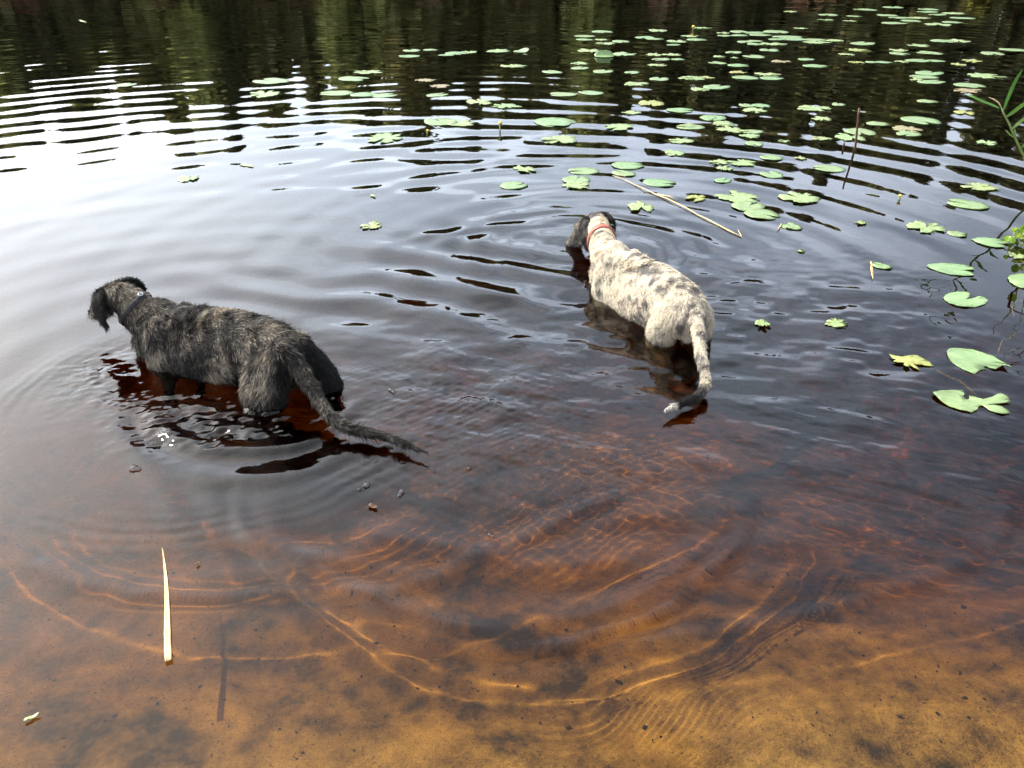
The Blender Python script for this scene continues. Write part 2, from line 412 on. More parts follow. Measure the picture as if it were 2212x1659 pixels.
# ==== OBJECTS
# ------------------------------------------------------------------ materials for leaves and small things
def leaf_mat(name, base, vein, spots, spot_amt=0.45, rough=0.32, trans=0.25):
    m, nt, o = nodes(name); L = nt.links.new
    def add(t, **kw):
        n = nt.nodes.new(t)
        for k, v in kw.items():
            if k in n.inputs.keys(): n.inputs[k].default_value = v
            else: setattr(n, k, v)
        return n
    tc = add('ShaderNodeTexCoord'); oi = add('ShaderNodeObjectInfo')
    sp = add('ShaderNodeSeparateXYZ'); L(tc.outputs['Object'], sp.inputs[0])
    an = add('ShaderNodeMath', operation='ARCTAN2'); L(sp.outputs['Y'], an.inputs[0]); L(sp.outputs['X'], an.inputs[1])
    mu = add('ShaderNodeMath', operation='MULTIPLY'); mu.inputs[1].default_value = 17.0; L(an.outputs[0], mu.inputs[0])
    sn = add('ShaderNodeMath', operation='SINE'); L(mu.outputs[0], sn.inputs[0])
    vr = ramp(nt, [(0.88, 0.0), (1.0, 0.8)]); L(sn.outputs[0], vr.inputs[0])
    of = add('ShaderNodeVectorMath', operation='ADD'); L(tc.outputs['Object'], of.inputs[0])
    sc = add('ShaderNodeMath', operation='MULTIPLY'); sc.inputs[1].default_value = 37.0; L(oi.outputs['Random'], sc.inputs[0])
    cbx = add('ShaderNodeCombineXYZ'); L(sc.outputs[0], cbx.inputs[0]); L(sc.outputs[0], cbx.inputs[1]); L(cbx.outputs[0], of.inputs[1])
    nz = add('ShaderNodeTexNoise', Scale=22.0, Detail=5.0, Roughness=0.65); L(of.outputs[0], nz.inputs['Vector'])
    nb = add('ShaderNodeTexNoise', Scale=6.0, Detail=3.0); L(of.outputs[0], nb.inputs['Vector'])
    sr = ramp(nt, [(1 - spot_amt, 0.0), (1 - spot_amt + 0.12, 0.85)]); L(nz.outputs['Fac'], sr.inputs[0])
    m1 = add('ShaderNodeMix', data_type='RGBA'); m1.inputs[6].default_value = (*base, 1); m1.inputs[7].default_value = (*vein, 1); L(vr.outputs[0], m1.inputs[0])
    hs = add('ShaderNodeHueSaturation'); L(m1.outputs[2], hs.inputs['Color'])
    hr = ramp(nt, [(0, 0.478), (1, 0.52)]); L(oi.outputs['Random'], hr.inputs[0]); L(hr.outputs[0], hs.inputs['Hue'])
    vv = ramp(nt, [(0.3, 0.75), (0.7, 1.25)]); L(nb.outputs['Fac'], vv.inputs[0]); L(vv.outputs[0], hs.inputs['Value'])
    m2 = add('ShaderNodeMix', data_type='RGBA'); L(hs.outputs[0], m2.inputs[6]); m2.inputs[7].default_value = (*spots, 1); L(sr.outputs[0], m2.inputs[0])
    p = add('ShaderNodeBsdfPrincipled', Roughness=rough); L(m2.outputs[2], p.inputs['Base Color'])
    p.inputs['Specular IOR Level'].default_value = 0.6
    bp = add('ShaderNodeBump', Strength=0.35, Distance=0.004); L(nz.outputs['Fac'], bp.inputs['Height']); L(bp.outputs[0], p.inputs['Normal'])
    tr = add('ShaderNodeBsdfTranslucent'); L(m2.outputs[2], tr.inputs[0])
    mxs = add('ShaderNodeMixShader'); mxs.inputs[0].default_value = trans; L(p.outputs[0], mxs.inputs[1]); L(tr.outputs[0], mxs.inputs[2])
    L(mxs.outputs[0], o.inputs[0])
    return m
PADM = [leaf_mat('lily pad green', (0.22, 0.33, 0.14), (0.31, 0.42, 0.20), (0.32, 0.33, 0.15), 0.38),
        leaf_mat('lily pad faded', (0.28, 0.38, 0.15), (0.36, 0.44, 0.2), (0.30, 0.24, 0.12), 0.45),
        leaf_mat('lily pad yellowing', (0.32, 0.35, 0.09), (0.4, 0.42, 0.15), (0.22, 0.14, 0.04), 0.47),
        leaf_mat('lily pad brown', (0.28, 0.22, 0.09), (0.34, 0.30, 0.16), (0.40, 0.40, 0.22), 0.5)]
def simple(name, col, rough=0.5, spec=0.4, noise=None, metallic=0.0):
    m, nt, o = nodes(name); L = nt.links.new
    p = nt.nodes.new('ShaderNodeBsdfPrincipled'); p.inputs['Base Color'].default_value = (*col, 1); p.inputs['Roughness'].default_value = rough
    p.inputs['Specular IOR Level'].default_value = spec; p.inputs['Metallic'].default_value = metallic
    if noise:
        t = nt.nodes.new('ShaderNodeTexCoord'); n = nt.nodes.new('ShaderNodeTexNoise'); n.inputs['Scale'].default_value = noise[0]; n.inputs['Detail'].default_value = 5
        mp = nt.nodes.new('ShaderNodeMapping'); mp.inputs['Scale'].default_value = noise[2] if len(noise) > 2 else (1, 1, 1)
        L(t.outputs['Object'], mp.inputs[0]); L(mp.outputs[0], n.inputs['Vector'])
        r = ramp(nt, [(0.3, tuple(c * (1 - noise[1]) for c in col)), (0.7, tuple(min(1, c * (1 + noise[1])) for c in col))]); L(n.outputs['Fac'], r.inputs[0]); L(r.outputs[0], p.inputs['Base Color'])
    L(p.outputs[0], o.inputs[0]); return m
M_straw = simple('dry straw', (0.50, 0.38, 0.20), 0.6, 0.3, (30, 0.25, (1, 1, 1)))
M_twig = simple('dark stick', (0.11, 0.06, 0.035), 0.6, 0.3, (40, 0.4))
M_stalk = simple('green stalk', (0.16, 0.22, 0.06), 0.5, 0.4, (25, 0.3))
M_stem = simple('sunken stem', (0.30, 0.20, 0.08), 0.6, 0.3, (25, 0.3))
M_red = simple('red collar leather', (0.36, 0.075, 0.045), 0.5, 0.5, (60, 0.25))
M_blk = simple('black webbing', (0.012, 0.012, 0.013), 0.6, 0.4, (80, 0.3))
M_steel = simple('steel', (0.7, 0.7, 0.72), 0.25, 0.5, None, 1.0)
M_flower = simple('yellow bud', (0.62, 0.44, 0.08), 0.5, 0.4, (60, 0.3))

def tag(o, label=None, cat=None, group=None):
    if label: o['label'] = label
    if cat: o['category'] = cat
    if group: o['group'] = group
    return o

# ------------------------------------------------------------------ lily pads
def solid_leaf(V, F, th=0.0022):
    """give a leaf sheet a back and an edge"""
    V = np.asarray(V, float); n = len(V)
    me_e = {}
    F = [tuple(f) for f in F]
    for f in F:
        for a, b in zip(f, f[1:] + f[:1]):
            k = (min(a, b), max(a, b)); me_e.setdefault(k, []).append((a, b))
    V2 = V.copy(); V2[:, 2] -= th
    out = list(F) + [tuple(v + n for v in reversed(f)) for f in F]
    for k, l in me_e.items():
        if len(l) == 1:
            a, b = l[0]; out += [(b, a, a + n, b + n)]
    me = bpy.data.meshes.new('lily_pad'); me.from_pydata([tuple(v) for v in np.concatenate([V, V2])], [], out)
    for p in me.polygons: p.use_smooth = p.index < len(F)
    return me

def pad_mesh(seed, kind):
    r = np.random.default_rng(seed); n = 44
    th = np.linspace(0, 2 * math.pi, n, endpoint=False)
    asp = r.uniform(0.78, 0.95); notch = r.uniform(0.10, 0.30)
    R_ = np.sqrt(1 / ((np.cos(th)) ** 2 + (np.sin(th) / asp) ** 2))
    dth = np.minimum(th, 2 * math.pi - th)
    cut = np.clip(dth / notch, 0, 1)
    R_ = R_ * (0.12 + 0.88 * cut ** 0.6) * (1 + 0.10 * np.exp(-((dth - notch * 2.2) / 0.35) ** 2))
    R_ *= 1 + 0.015 * r.normal(size=n)
    if kind >= 1:   # torn, bitten edge
        for k in range(r.integers(4, 9)):
            c = r.uniform(0, 2 * math.pi); w = r.uniform(0.07, 0.22); dd = np.abs((th - c + math.pi) % (2 * math.pi) - math.pi)
            R_ *= 1 - r.uniform(0.18, 0.65) * np.exp(-(dd / w) ** 4)
        R_ *= 1 + 0.06 * r.normal(size=n)
        R_ = np.clip(R_, 0.14, 1.3)
    rings = [0.33, 0.68, 1.0]
    V = [(0, 0, 0.0)]
    ph = r.uniform(0, 6.28, 4)
    for q in rings:
        for j in range(n):
            rr = R_[j] * q
            z = 0.018 * q * math.sin(th[j] * 2 + ph[0]) + 0.014 * q * math.sin(th[j] * 5 + ph[1])
            if q == 1.0: z += 0.016 * (0.5 + 0.5 * math.sin(th[j] * 3 + ph[2])) + (0.03 * abs(r.normal()) if kind >= 1 else 0)
            V.append((rr * math.cos(th[j]), rr * math.sin(th[j]), max(z, -0.008) + 0.012))
    F = [(0, 1 + j, 1 + (j + 1) % n) for j in range(n)]
    for k in range(2):
        for j in range(n):
            a = 1 + k * n + j; b = 1 + k * n + (j + 1) % n
            F.append((a, a + n, b + n, b))
    return solid_leaf(V, F, 0.016)
PADS = {0: [pad_mesh(10 + k, 0) for k in range(9)], 1: [pad_mesh(40 + k, 1) for k in range(10)]}
_pm = {}
def pad_for(kind, r):
    shp = 0 if (kind == 0) else 1
    k = int(r.integers(0, len(PADS[shp])))
    if (kind, k) not in _pm:
        me = PADS[shp][k].copy(); me.name = 'lily_pad'; me.materials.append(PADM[kind]); _pm[(kind, k)] = me
    return _pm[(kind, k)]

# places of the pads read off the photograph: crops (x0, y0, scale) with (x, y, width, kind)
CR = {
 'A': (1500, 80, 1.7015, [(205,204,125,0),(330,200,92,0),(193,242,130,0),(500,222,140,0),(440,234,100,0),(590,215,110,1),(790,207,165,1),(885,310,170,1),(1150,349,145,0),(1480,78,140,0),(1367,107,130,0),(1368,131,115,0),(1475,132,85,1),(1500,158,130,1),(1607,143,130,0),(1855,71,135,1),(1767,116,135,0),(1835,126,105,0),(2150,54,110,1),(2070,107,120,1),(1980,143,130,1),(1958,165,90,0),(2113,131,120,0),(1392,205,165,1),(1625,229,165,1),(1327,292,118,1),(1330,323,130,0),(1488,344,148,0),(1682,350,118,0),(1877,262,120,0),(1990,262,85,0),(1830,232,130,1),(1950,232,120,1),(1845,303,120,1),(1863,395,142,0),(295,405,130,3),(390,443,130,3),(375,503,150,0),(657,552,205,1),(840,580,180,1),(1225,497,180,0),(1410,489,170,0),(1715,430,160,1),(2080,390,170,1),(1810,560,200,2),(2000,605,165,0),(1680,623,130,1),(2130,465,110,1),(1160,683,270,0),(400,683,240,0),(530,692,210,1),(2190,655,110,0),(2060,708,110,1)]),
 'F': (0, 0, 1.0972, [(1175,352,145,0),(1525,341,125,0),(1597,313,120,1),(1140,407,150,1),(1455,403,130,0),(1570,410,110,0),(1660,414,105,0),(1665,597,175,1),(545,368,80,0)]),
 'B': (2700, 0, 1.6607, [(685,77,85,1),(930,98,125,0),(1100,107,88,0),(1177,64,130,0),(1355,49,120,0),(1320,101,125,0),(917,131,90,1),(1072,138,80,1),(1587,62,118,0),(1583,79,118,0),(1650,97,105,0),(1755,89,135,1),(1397,116,115,0),(1525,118,128,1),(1810,119,130,0),(1470,137,130,0),(1362,152,140,0),(1743,146,108,0),(1650,162,155,1),(750,187,80,1),(245,217,85,1),(350,209,130,0),(450,215,130,0),(590,209,160,0),(487,229,130,0),(257,234,88,0),(352,232,100,0),(595,258,110,0),(665,243,170,0),(700,257,150,0),(385,276,110,0),(455,270,100,0),(455,291,110,0),(570,290,150,1),(850,262,130,0),(960,266,130,1),(860,280,150,1),(1155,286,168,0),(1520,299,120,1),(1680,270,140,0),(1785,270,140,1),(1395,330,115,1),(1395,352,118,0),(1135,330,130,2),(1053,358,90,1),(1597,348,140,0),(2005,351,145,0),(2140,327,140,0),(1875,400,130,2),(1785,425,100,2),(545,329,125,0),(313,343,115,0),(222,372,85,1),(320,380,50,1),(447,371,140,0),(787,389,105,0),(627,405,115,3),(846,433,145,0),(210,413,120,0),(343,429,125,0),(1120,410,95,2),(1218,408,75,0),(1295,408,90,0),(1408,406,75,1),(1515,398,140,0),(1635,400,100,0),(340,475,110,2),(530,487,150,1),(60,513,120,1),(140,510,90,2),(393,510,155,0),(560,513,145,0),(200,571,180,0),(95,588,130,1),(1590,480,175,0),(1560,505,150,0),(1600,538,160,0),(1510,525,80,1),(1965,499,190,1),(1850,561,160,0),(1850,597,160,3),(400,692,110,0),(490,692,120,0),(450,727,165,1),(845,712,200,1),(1000,686,95,0),(1578,665,110,0),(1820,740,130,2),(890,780,130,1),(1255,811,130,0),(1530,789,220,0),(180,774,165,0),(250,815,145,1)]),
 'C': (1900, 450, 1.8433, [(515,60,290,0),(555,188,280,1),(985,95,220,1),(1515,95,190,0),(1675,28,190,0),(1750,72,155,1),(1800,115,200,1),(1962,127,145,0),(1940,162,140,1),(1970,215,150,0),(1445,197,180,1),(1395,285,165,1),(1050,375,225,0),(1030,430,180,0),(740,413,215,0),(680,478,220,0),(685,520,205,1),(305,402,185,1),(225,519,200,0),(1283,500,232,0),(1152,674,235,1),(1715,353,140,1),(1880,355,200,1),(1760,395,130,1),(2100,318,150,0),(2100,440,185,0),(1743,484,130,0),(1555,613,165,2),(1855,605,300,1),(1925,670,245,0),(2022,728,235,0),(2210,818,90,0)]),
 'D': (3000, 250, 2.1434, [(575,890,235,0),(825,580,250,0),(740,628,250,1),(1230,560,230,3),(1240,596,190,0),(510,638,140,1),(325,805,95,1),(185,660,90,1),(320,1140,310,1),(260,1380,170,0),(1830,1045,255,1),(1745,1195,285,0),(835,1350,90,1),(1380,1390,280,1),(1650,1440,140,0),(1895,675,160,1),(330,1590,60,1)]),
 'E': (3400, 800, 1.8433, [(1110,385,110,1),(135,460,130,0)]),
 'M': (0, 0, 0.54861, [(407,387,46,1),(803,489,46,1),(1647,703,34,1),(1806,700,46,1)]),
}
pl = []
for key, (x0, y0, sc, items) in CR.items():
    for (x, y, w, kind) in items:
        pl.append(((x0 + x / sc) * 0.54861, (y0 + y / sc) * 0.54861, w / sc * 0.54861, kind))
pl.sort(key=lambda p: p[1])
BANDS = [(38, 'the most distant scatter of pads'), (54, 'the second most distant scatter'), (70, 'the line beyond the crowded one'), (85, 'the crowded dark-water line'),
         (103, 'the line beyond the folded leaf'), (124, 'the line at the folded leaf'), (150, 'the line above the bright ripples'), (180, 'the line on the first bright ripples'),
         (212, 'the line among black and white ripples'), (240, 'the line at the tip of the tall stick'), (275, 'the line at the yellow bud stalk'), (305, 'the line at the middle of the tall stick'),
         (345, 'the line at the foot of the tall stick'), (385, 'the loose row above the floating stem'), (412, "the row at the floating stem's far end"), (450, "the row at the pale dog's head"),
         (520, "the row at the red collar"), (610, "the row at the pale dog's back"), (2000, "the row right of the pale dog's tail")]
ORD = ['leftmost', 'second', 'third', 'fourth', 'fifth', 'sixth', 'seventh', 'eighth', 'ninth', 'tenth', 'eleventh', 'twelfth', 'thirteenth', 'fourteenth', 'fifteenth', 'sixteenth', 'seventeenth', 'eighteenth', 'nineteenth', 'twentieth']
band_of = lambda v: next(k for k, (b, _) in enumerate(BANDS) if v < b)
bands = {}
for p in pl: bands.setdefault(band_of(p[1]), []).append(p)
LOOK = {0: ['whole green pad', 'smooth pale green pad', 'notched green pad'], 1: ['torn pale pad', 'ragged faded pad', 'bitten pale green pad'], 2: ['yellowing ragged pad'], 3: ['brown withered pad']}
prng = np.random.default_rng(21)
def h_at(x, y):
    return float(water_h(np.array([[x]]), np.array([[y]]))[0, 0])
for bk, ps in bands.items():
    ps.sort(key=lambda p: p[0])
    for i, (u, v, w, kind) in enumerate(ps):
        c = at(u, v); rad = (w / 2) / FPX * math.hypot(c[0], c[1], CAM_H) / 1.0
        me = pad_for(kind, prng)
        o = bpy.data.objects.new('lily_pad', me); COL.objects.link(o)
        s_ = rad * 0.97
        hz = max(h_at(c[0] + dx * rad * 0.8, c[1] + dy * rad * 0.8) for dx, dy in ((0, 0), (1, 0), (-1, 0), (0, 1), (0, -1)))
        o.location = (c[0], c[1], hz * 0.8 + 0.002)
        o.scale = (s_, s_ * prng.uniform(0.9, 1.05), 0.11)
        o.rotation_euler = (prng.normal() * 0.004, prng.normal() * 0.004, prng.uniform(0, 2 * math.pi))
        size = 'small ' if rad < 0.10 else ('large ' if rad > 0.19 else '')
        look = LOOK[kind][int(prng.integers(0, len(LOOK[kind])))]
        place = (ORD[i] + (' from left' if i else '')) if i <= len(ps) // 2 else (ORD[len(ps) - 1 - i] + ' from right' if i < len(ps) - 1 else 'rightmost')
        lb = f"{size}{look}, {place} in {BANDS[bk][1]}"
        if len(lb.split()) > 16: lb = lb.replace('large ', '').replace('small ', '')
        if len(lb.split()) > 16: lb = lb.replace(' green pad', ' pad')
        tag(o, lb, 'lily pad', 'lily pads floating on the pond')

def outline_leaf(pts, crop, centre, kind, label, lift=0.004, curl=()):
    x0, y0, sc = crop
    P_ = np.array([at((x0 + x / sc) * 0.54861, (y0 + y / sc) * 0.54861)[:2] for x, y in pts])
    c = at((x0 + centre[0] / sc) * 0.54861, (y0 + centre[1] / sc) * 0.54861)[:2]
    Q = []                                   # rounder rim: subdivide
    n = len(P_)
    for k in range(n):
        a, b = P_[k], P_[(k + 1) % n]; Q.append(a); Q.append((a + b) / 2)
    Q = np.array(Q) - c
    bm = bmesh.new(); vs = [bm.verts.new((x, y, 0)) for x, y in Q]
    bm.faces.new(vs)
    bmesh.ops.triangulate(bm, faces=bm.faces[:], ngon_method='EAR_CLIP')
    bmesh.ops.subdivide_edges(bm, edges=[e for e in bm.edges if e.calc_length() > 0.03], cuts=2, use_grid_fill=True)
    bmesh.ops.triangulate(bm, faces=bm.faces[:])
    bm.normal_update()
    if sum(f.normal.z for f in bm.faces) < 0: bmesh.ops.reverse_faces(bm, faces=bm.faces[:])
    V = np.array([v.co[:] for v in bm.verts]); F = [[v.index for v in f.verts] for f in bm.faces]
    bm.verts.index_update(); bm.free()
    V[:, 2] = lift + 0.0022 * N[2](V[:, 0] * 22 + centre[0], V[:, 1] * 22) + 0.0012 * N[4](V[:, 0] * 60, V[:, 1] * 60)
    for (cx, cy, rr, hh) in curl:
        q = at((x0 + cx / sc) * 0.54861, (y0 + cy / sc) * 0.54861)[:2] - c
        V[:, 2] += hh * np.exp(-((V[:, 0] - q[0]) ** 2 + (V[:, 1] - q[1]) ** 2) / rr ** 2)
    me = solid_leaf(V, F, 0.0018); me.materials.append(PADM[kind])
    o = bpy.data.objects.new('lily_pad', me); COL.objects.link(o); o.location = (c[0], c[1], h_at(*c) * 0.5 + 0.002)
    tag(o, label, 'lily pad', 'lily pads floating on the pond')
    return o
CE = (3400, 800, 1.8433)
outline_leaf([(600,1095),(612,1076),(640,1066),(700,1062),(790,1070),(860,1090),(940,1120),(1010,1160),(1062,1213),(1040,1205),(1000,1198),(955,1215),(925,1205),(885,1187),(868,1196),(890,1210),(850,1215),(805,1247),(740,1225),(680,1190),(640,1160),(610,1125)], CE, (850, 1188), 0,
             'big long green pad with bitten tip near the right edge, behind the torn one', curl=[(1050, 1210, .04, .012), (610, 1080, .05, .008)])
outline_leaf([(498,1390),(560,1370),(640,1365),(715,1366),(738,1390),(722,1410),(730,1430),(752,1438),(765,1425),(765,1405),(800,1410),(870,1428),(930,1420),(985,1405),(1040,1430),(1066,1455),(1020,1463),(940,1465),(885,1468),(940,1472),(1000,1485),(1050,1510),(1062,1530),(1010,1540),(960,1528),(915,1510),(880,1485),(858,1475),(835,1480),(825,1505),(785,1527),(700,1508),(620,1480),(560,1445),(515,1410)], CE, (850, 1470), 0,
             'nearest green pad at right, torn into lobes with a round hole in its rim', curl=[(985, 1410, .05, .012), (505, 1390, .04, .008)])
outline_leaf([(185,1098),(230,1110),(280,1118),(320,1110),(390,1108),(440,1130),(480,1155),(512,1187),(470,1185),(420,1175),(360,1170),(400,1195),(405,1212),(370,1200),(340,1175),(326,1168),(340,1190),(310,1188),(290,1175),(300,1162),(250,1160),(215,1150),(240,1140),(210,1125)], CE, (330, 1160), 2,
             'small shredded yellow-green pad left of the two big near pads')
outline_leaf([(578,690),(595,672),(620,660),(680,650),(740,648),(775,660),(765,685),(740,710),(780,700),(840,683),(890,692),(903,715),(880,740),(810,760),(740,760),(680,752),(620,730),(590,710)], CE, (742, 712), 0,
             'heart shaped green pad with notch facing away, above the big near pads')
outline_leaf([(457,460),(475,450),(500,445),(570,440),(660,442),(740,455),(800,475),(810,488),(760,488),(700,487),(770,500),(805,515),(800,528),(730,530),(640,525),(560,505),(490,480)], CE, (690, 486), 0,
             'pointed green pad with slit facing right, above the heart shaped pad')
outline_leaf([(1045,550),(1055,535),(1080,525),(1140,515),(1200,520),(1250,545),(1250,590),(1200,615),(1150,620),(1100,600),(1060,575)], CE, (1170, 560), 0,
             'round green pad cut off by the right edge of the frame')
outline_leaf([(783,263),(830,255),(900,256),(980,265),(1040,285),(1067,297),(1000,298),(960,297),(1020,310),(1035,322),(970,325),(900,315),(830,292)], CE, (960, 296), 0,
             'bright yellow-green pad with narrow slit, below the leafy branch')
# leaf standing half folded up
def folded_pad(u, v, w, label, kind=0, lean=0.9, mat=None):
    c = at(u, v); rad = w / 2 / FPX * math.hypot(c[0], c[1], CAM_H)
    V = []; F = []; nx, ny = 14, 12
    for j in range(ny):
        for i in range(nx):
            a = -1 + 2 * i / (nx - 1); t = j / (ny - 1)
            wd = math.sqrt(max(0, 1 - (2 * t - 1) ** 2)) * rad if 0 < t < 1 else rad * 0.05
            q = (t - 0.5) * 2 * rad
            if q < 0: y, z = q, 0.006
            else: y, z = q * math.cos(lean) * 0.8, 0.006 + (q * math.sin(lean) + 0.10 * q * a * a) * 0.55
            V.append((a * wd, y, z))
    for j in range(ny - 1):
        for i in range(nx - 1):
            k = j * nx + i; F.append((k, k + 1, k + nx + 1, k + nx))
    me = solid_leaf(V, F, 0.002); me.materials.append(mat or PADM[kind])
    o = bpy.data.objects.new('lily_pad', me); COL.objects.link(o); o.location = (c[0], c[1], 0.003)
    tag(o, label, 'lily pad', 'lily pads floating on the pond'); return o
folded_pad(1305, 122, 38, 'pad with its far half folded up white and green, far right of centre', 0, 1.15)
o = folded_pad(1128, 112, 36, 'dark green pad with a raised light tip, left of the folded pad', 0, 0.5); o.rotation_euler[2] = -1.2

# ------------------------------------------------------------------ tubes for stems and sticks
def tube(name, pts, rad, mat, n=8, parent=None, flat=1.0):
    pts = [Vector(p) for p in pts]; rad = rad if hasattr(rad, '__len__') else [rad] * len(pts)
    V = []; F = []
    prev = None
    for k, p in enumerate(pts):
        t = (pts[min(k + 1, len(pts) - 1)] - pts[max(k - 1, 0)]).normalized()
        a = (prev - t * prev.dot(t)).normalized() if prev is not None else t.orthogonal().normalized()
        prev = a; b = t.cross(a)
        for j in range(n):
            th = 2 * math.pi * j / n; V.append(p + (a * math.cos(th) + b * math.sin(th) * flat) * rad[k])
    for k in range(len(pts) - 1):
        for j in range(n): F.append((k * n + j, k * n + (j + 1) % n, (k + 1) * n + (j + 1) % n, (k + 1) * n + j))
    F.append(tuple(range(n - 1, -1, -1))); F.append(tuple((len(pts) - 1) * n + j for j in range(n)))
    me = bpy.data.meshes.new(name); me.from_pydata([tuple(v) for v in V], [], F)
    for p in me.polygons: p.use_smooth = len(p.vertices) == 4
    return link(name, me, mat, parent)
def wobble(pts, n, amp, seed=0):
    r = np.random.default_rng(seed); pts = np.array(pts, float); out = []
    for k in range(len(pts) - 1):
        for i in range(n):
            t = i / n; out.append(pts[k] * (1 - t) + pts[k + 1] * t + (r.normal(size=3) * amp if (k or i) else 0))
    out.append(pts[-1]); return out

# tall stick and short stick standing in the water
b0 = at(1847, 321); tp = at_y(1856, 234, b0[1] - 0.02)
o = tube('stick', wobble([b0 + (b0 - tp) * 1.2, b0, tp], 6, 0.0015, 3), [0.011] * 7 + [0.010, 0.010, .009, .009, .008, 0.008], M_twig)
tag(o, 'tall thin brown stick standing out of the water among the lily pads at right', 'stick')
b0 = at(1822, 322); tp = at_y(1823.5, 309, b0[1] - 0.02)
o = tube('stick', wobble([b0 + (b0 - tp) * 6, b0, tp], 3, 0.001, 4), 0.009, M_twig)
tag(o, 'short brown stub just left of the tall stick', 'stick')

# yellow bud on a stalk
def bud(u, v0, v1, label, r=0.014):
    b0 = at(u, v0); tp = at_y(u, v1, b0[1])
    root = bpy.data.objects.new('flower_bud', None); COL.objects.link(root); root.location = b0
    tag(root, label, 'flower bud')
    o = tube('stalk', [Vector((0, 0, -0.3)), Vector((0, 0, 0)), Vector(tp - b0)], 0.007, M_stalk, 7, root)
    bm = bmesh.new(); bmesh.ops.create_uvsphere(bm, u_segments=10, v_segments=8, radius=r)
    for vv in bm.verts: vv.co.z *= 0.85; vv.co.x += 0.15 * r * math.sin(5 * math.atan2(vv.co.y, vv.co.x)); vv.co += Vector(tp - b0) + Vector((0.004, 0, r * 0.6))
    me = bpy.data.meshes.new('bud'); bm.to_mesh(me); bm.free(); link('bud', me, M_flower, root)
bud(1080, 284, 268, 'small yellow bud on a dark stalk, right of the wide pads near the centre', 0.018)
bud(1497, 66, 60, 'dark bud standing far out beside a pale pad', 0.03)
bud(1943, 432, 425, 'tiny brown bud poking up alone at right, above the ragged pads', 0.012)
bud(923, 289, 284, 'tiny reddish bud just above the water, left of the yellow one', 0.013)

# floating reed stem beside the pale dog's head
pts = [(945, 450), (1015, 474), (1100, 515), (1180, 552), (1262, 590), (1340, 622), (1405, 650), (1490, 695), (1560, 735), (1640, 775), (1700, 805), (1780, 850), (1880, 895)]
P_ = [at((1900 + x / 1.8433) * .54861, (450 + y / 1.8433) * .54861) + [0, 0, 0.006 + 0.003 * (k % 2)] for k, (x, y) in enumerate(pts)]
root = bpy.data.objects.new('floating_reed', None); COL.objects.link(root); root.location = P_[6]
tag(root, "long straw coloured dead reed stem floating to the right of the pale dog's head", 'reed stem')
tube('stem', [p - P_[6] for p in P_], [0.002, .0025, .003, .0035, .0045, .004, .004, .004, .004, .0042, .0045, .0045, 0.0025], M_straw, 8, root)
q = at((1900 + 1430 / 1.8433) * .54861, (450 + 627 / 1.8433) * .54861) + [0, 0, .004]
tube('dry_leaf', [P_[4] - P_[6] + [0, 0, .004], (P_[4] + q) / 2 - P_[6] + [0, 0.01, .008], q - P_[6]], [0.006, 0.005, 0.001], M_straw, 6, root, 0.3)
q = at((1900 + 1850 / 1.8433) * .54861, (450 + 860 / 1.8433) * .54861) + [0, 0, .02]
tube('dry_leaf', [P_[12] - P_[6], q - P_[6]], [0.005, 0.001], M_straw, 6, root, 0.4)

# cut reed blade lying on the water in front
tip = at(351.5, 1188); bt = at(365, 1432); ax_ = bt - tip; ln = np.linalg.norm(ax_); ax_ /= ln; sd = np.array([-ax_[1], ax_[0], 0])
V = []; F = []
nn = 26
for k in range(nn):
    t = k / (nn - 1); wd = 0.0085 * min(1, 0.06 + 1.1 * t ** 0.75) * (1 + 0.05 * math.sin(k * 1.7)); cc = ax_ * (t - 0.5) * ln + sd * 0.010 * math.sin(t * 3.0) * (1 - t)
    for j, q in enumerate((-1, -0.5, 0, 0.5, 1)):
        V.append(cc + sd * q * wd + np.array([0, 0, 0.006 + 0.002 * abs(q) + 0.001 * math.sin(t * 9)]))
for k in range(nn - 1):
    for j in range(4): F.append((k * 5 + j, k * 5 + j + 1, (k + 1) * 5 + j + 1, (k + 1) * 5 + j))
me = solid_leaf(V, F, 0.0012); me.materials.append(M_straw); me.name = 'cut_reed'
o = bpy.data.objects.new('cut_reed', me); COL.objects.link(o); c = (tip + bt) / 2; o.location = (c[0], c[1], h_at(c[0], c[1]) * 0.5 + 0.001)
tag(o, 'pale tapering dry reed blade with square cut end floating over the shallow sand at left', 'reed blade')
def blade(u0, v0, u1, v1, w, mat, label, name='leaf_scrap', lift=0.004, cat='leaf scrap'):
    a = at(u0, v0); b = at(u1, v1); c = (a + b) / 2; d_ = b - a; l_ = np.linalg.norm(d_); d_ /= l_; sd = np.array([-d_[1], d_[0], 0]); V = []; F = []
    for k in range(9):
        t = k / 8; wd = w * (0.35 + 0.65 * math.sin(math.pi * min(1, t * 0.9 + 0.1))) * (1 + 0.2 * math.sin(k * 2.3))
        for q in (-1, 0, 1): V.append(d_ * (t - 0.5) * l_ + sd * q * wd + np.array([0, 0, lift + 0.003 * abs(q) + 0.002 * math.sin(k)]))
    for k in range(8):
        for j in range(2): F.append((k * 3 + j, k * 3 + j + 1, (k + 1) * 3 + j + 1, (k + 1) * 3 + j))
    me = solid_leaf(V, F, 0.001); me.materials.append(mat); me.name = name
    o = bpy.data.objects.new(name, me); COL.objects.link(o); o.location = (c[0], c[1], h_at(c[0], c[1]) * 0.5 + 0.001); tag(o, label, cat); return o
M_lg = leaf_mat('light green leaf', (0.50, 0.60, 0.26), (0.6, 0.65, 0.35), (0.4, 0.36, 0.15), 0.3, 0.4, 0.3)
M_gr = leaf_mat('reed green', (0.20, 0.36, 0.08), (0.38, 0.5, 0.2), (0.35, 0.36, 0.12), 0.3, 0.45, 0.45)
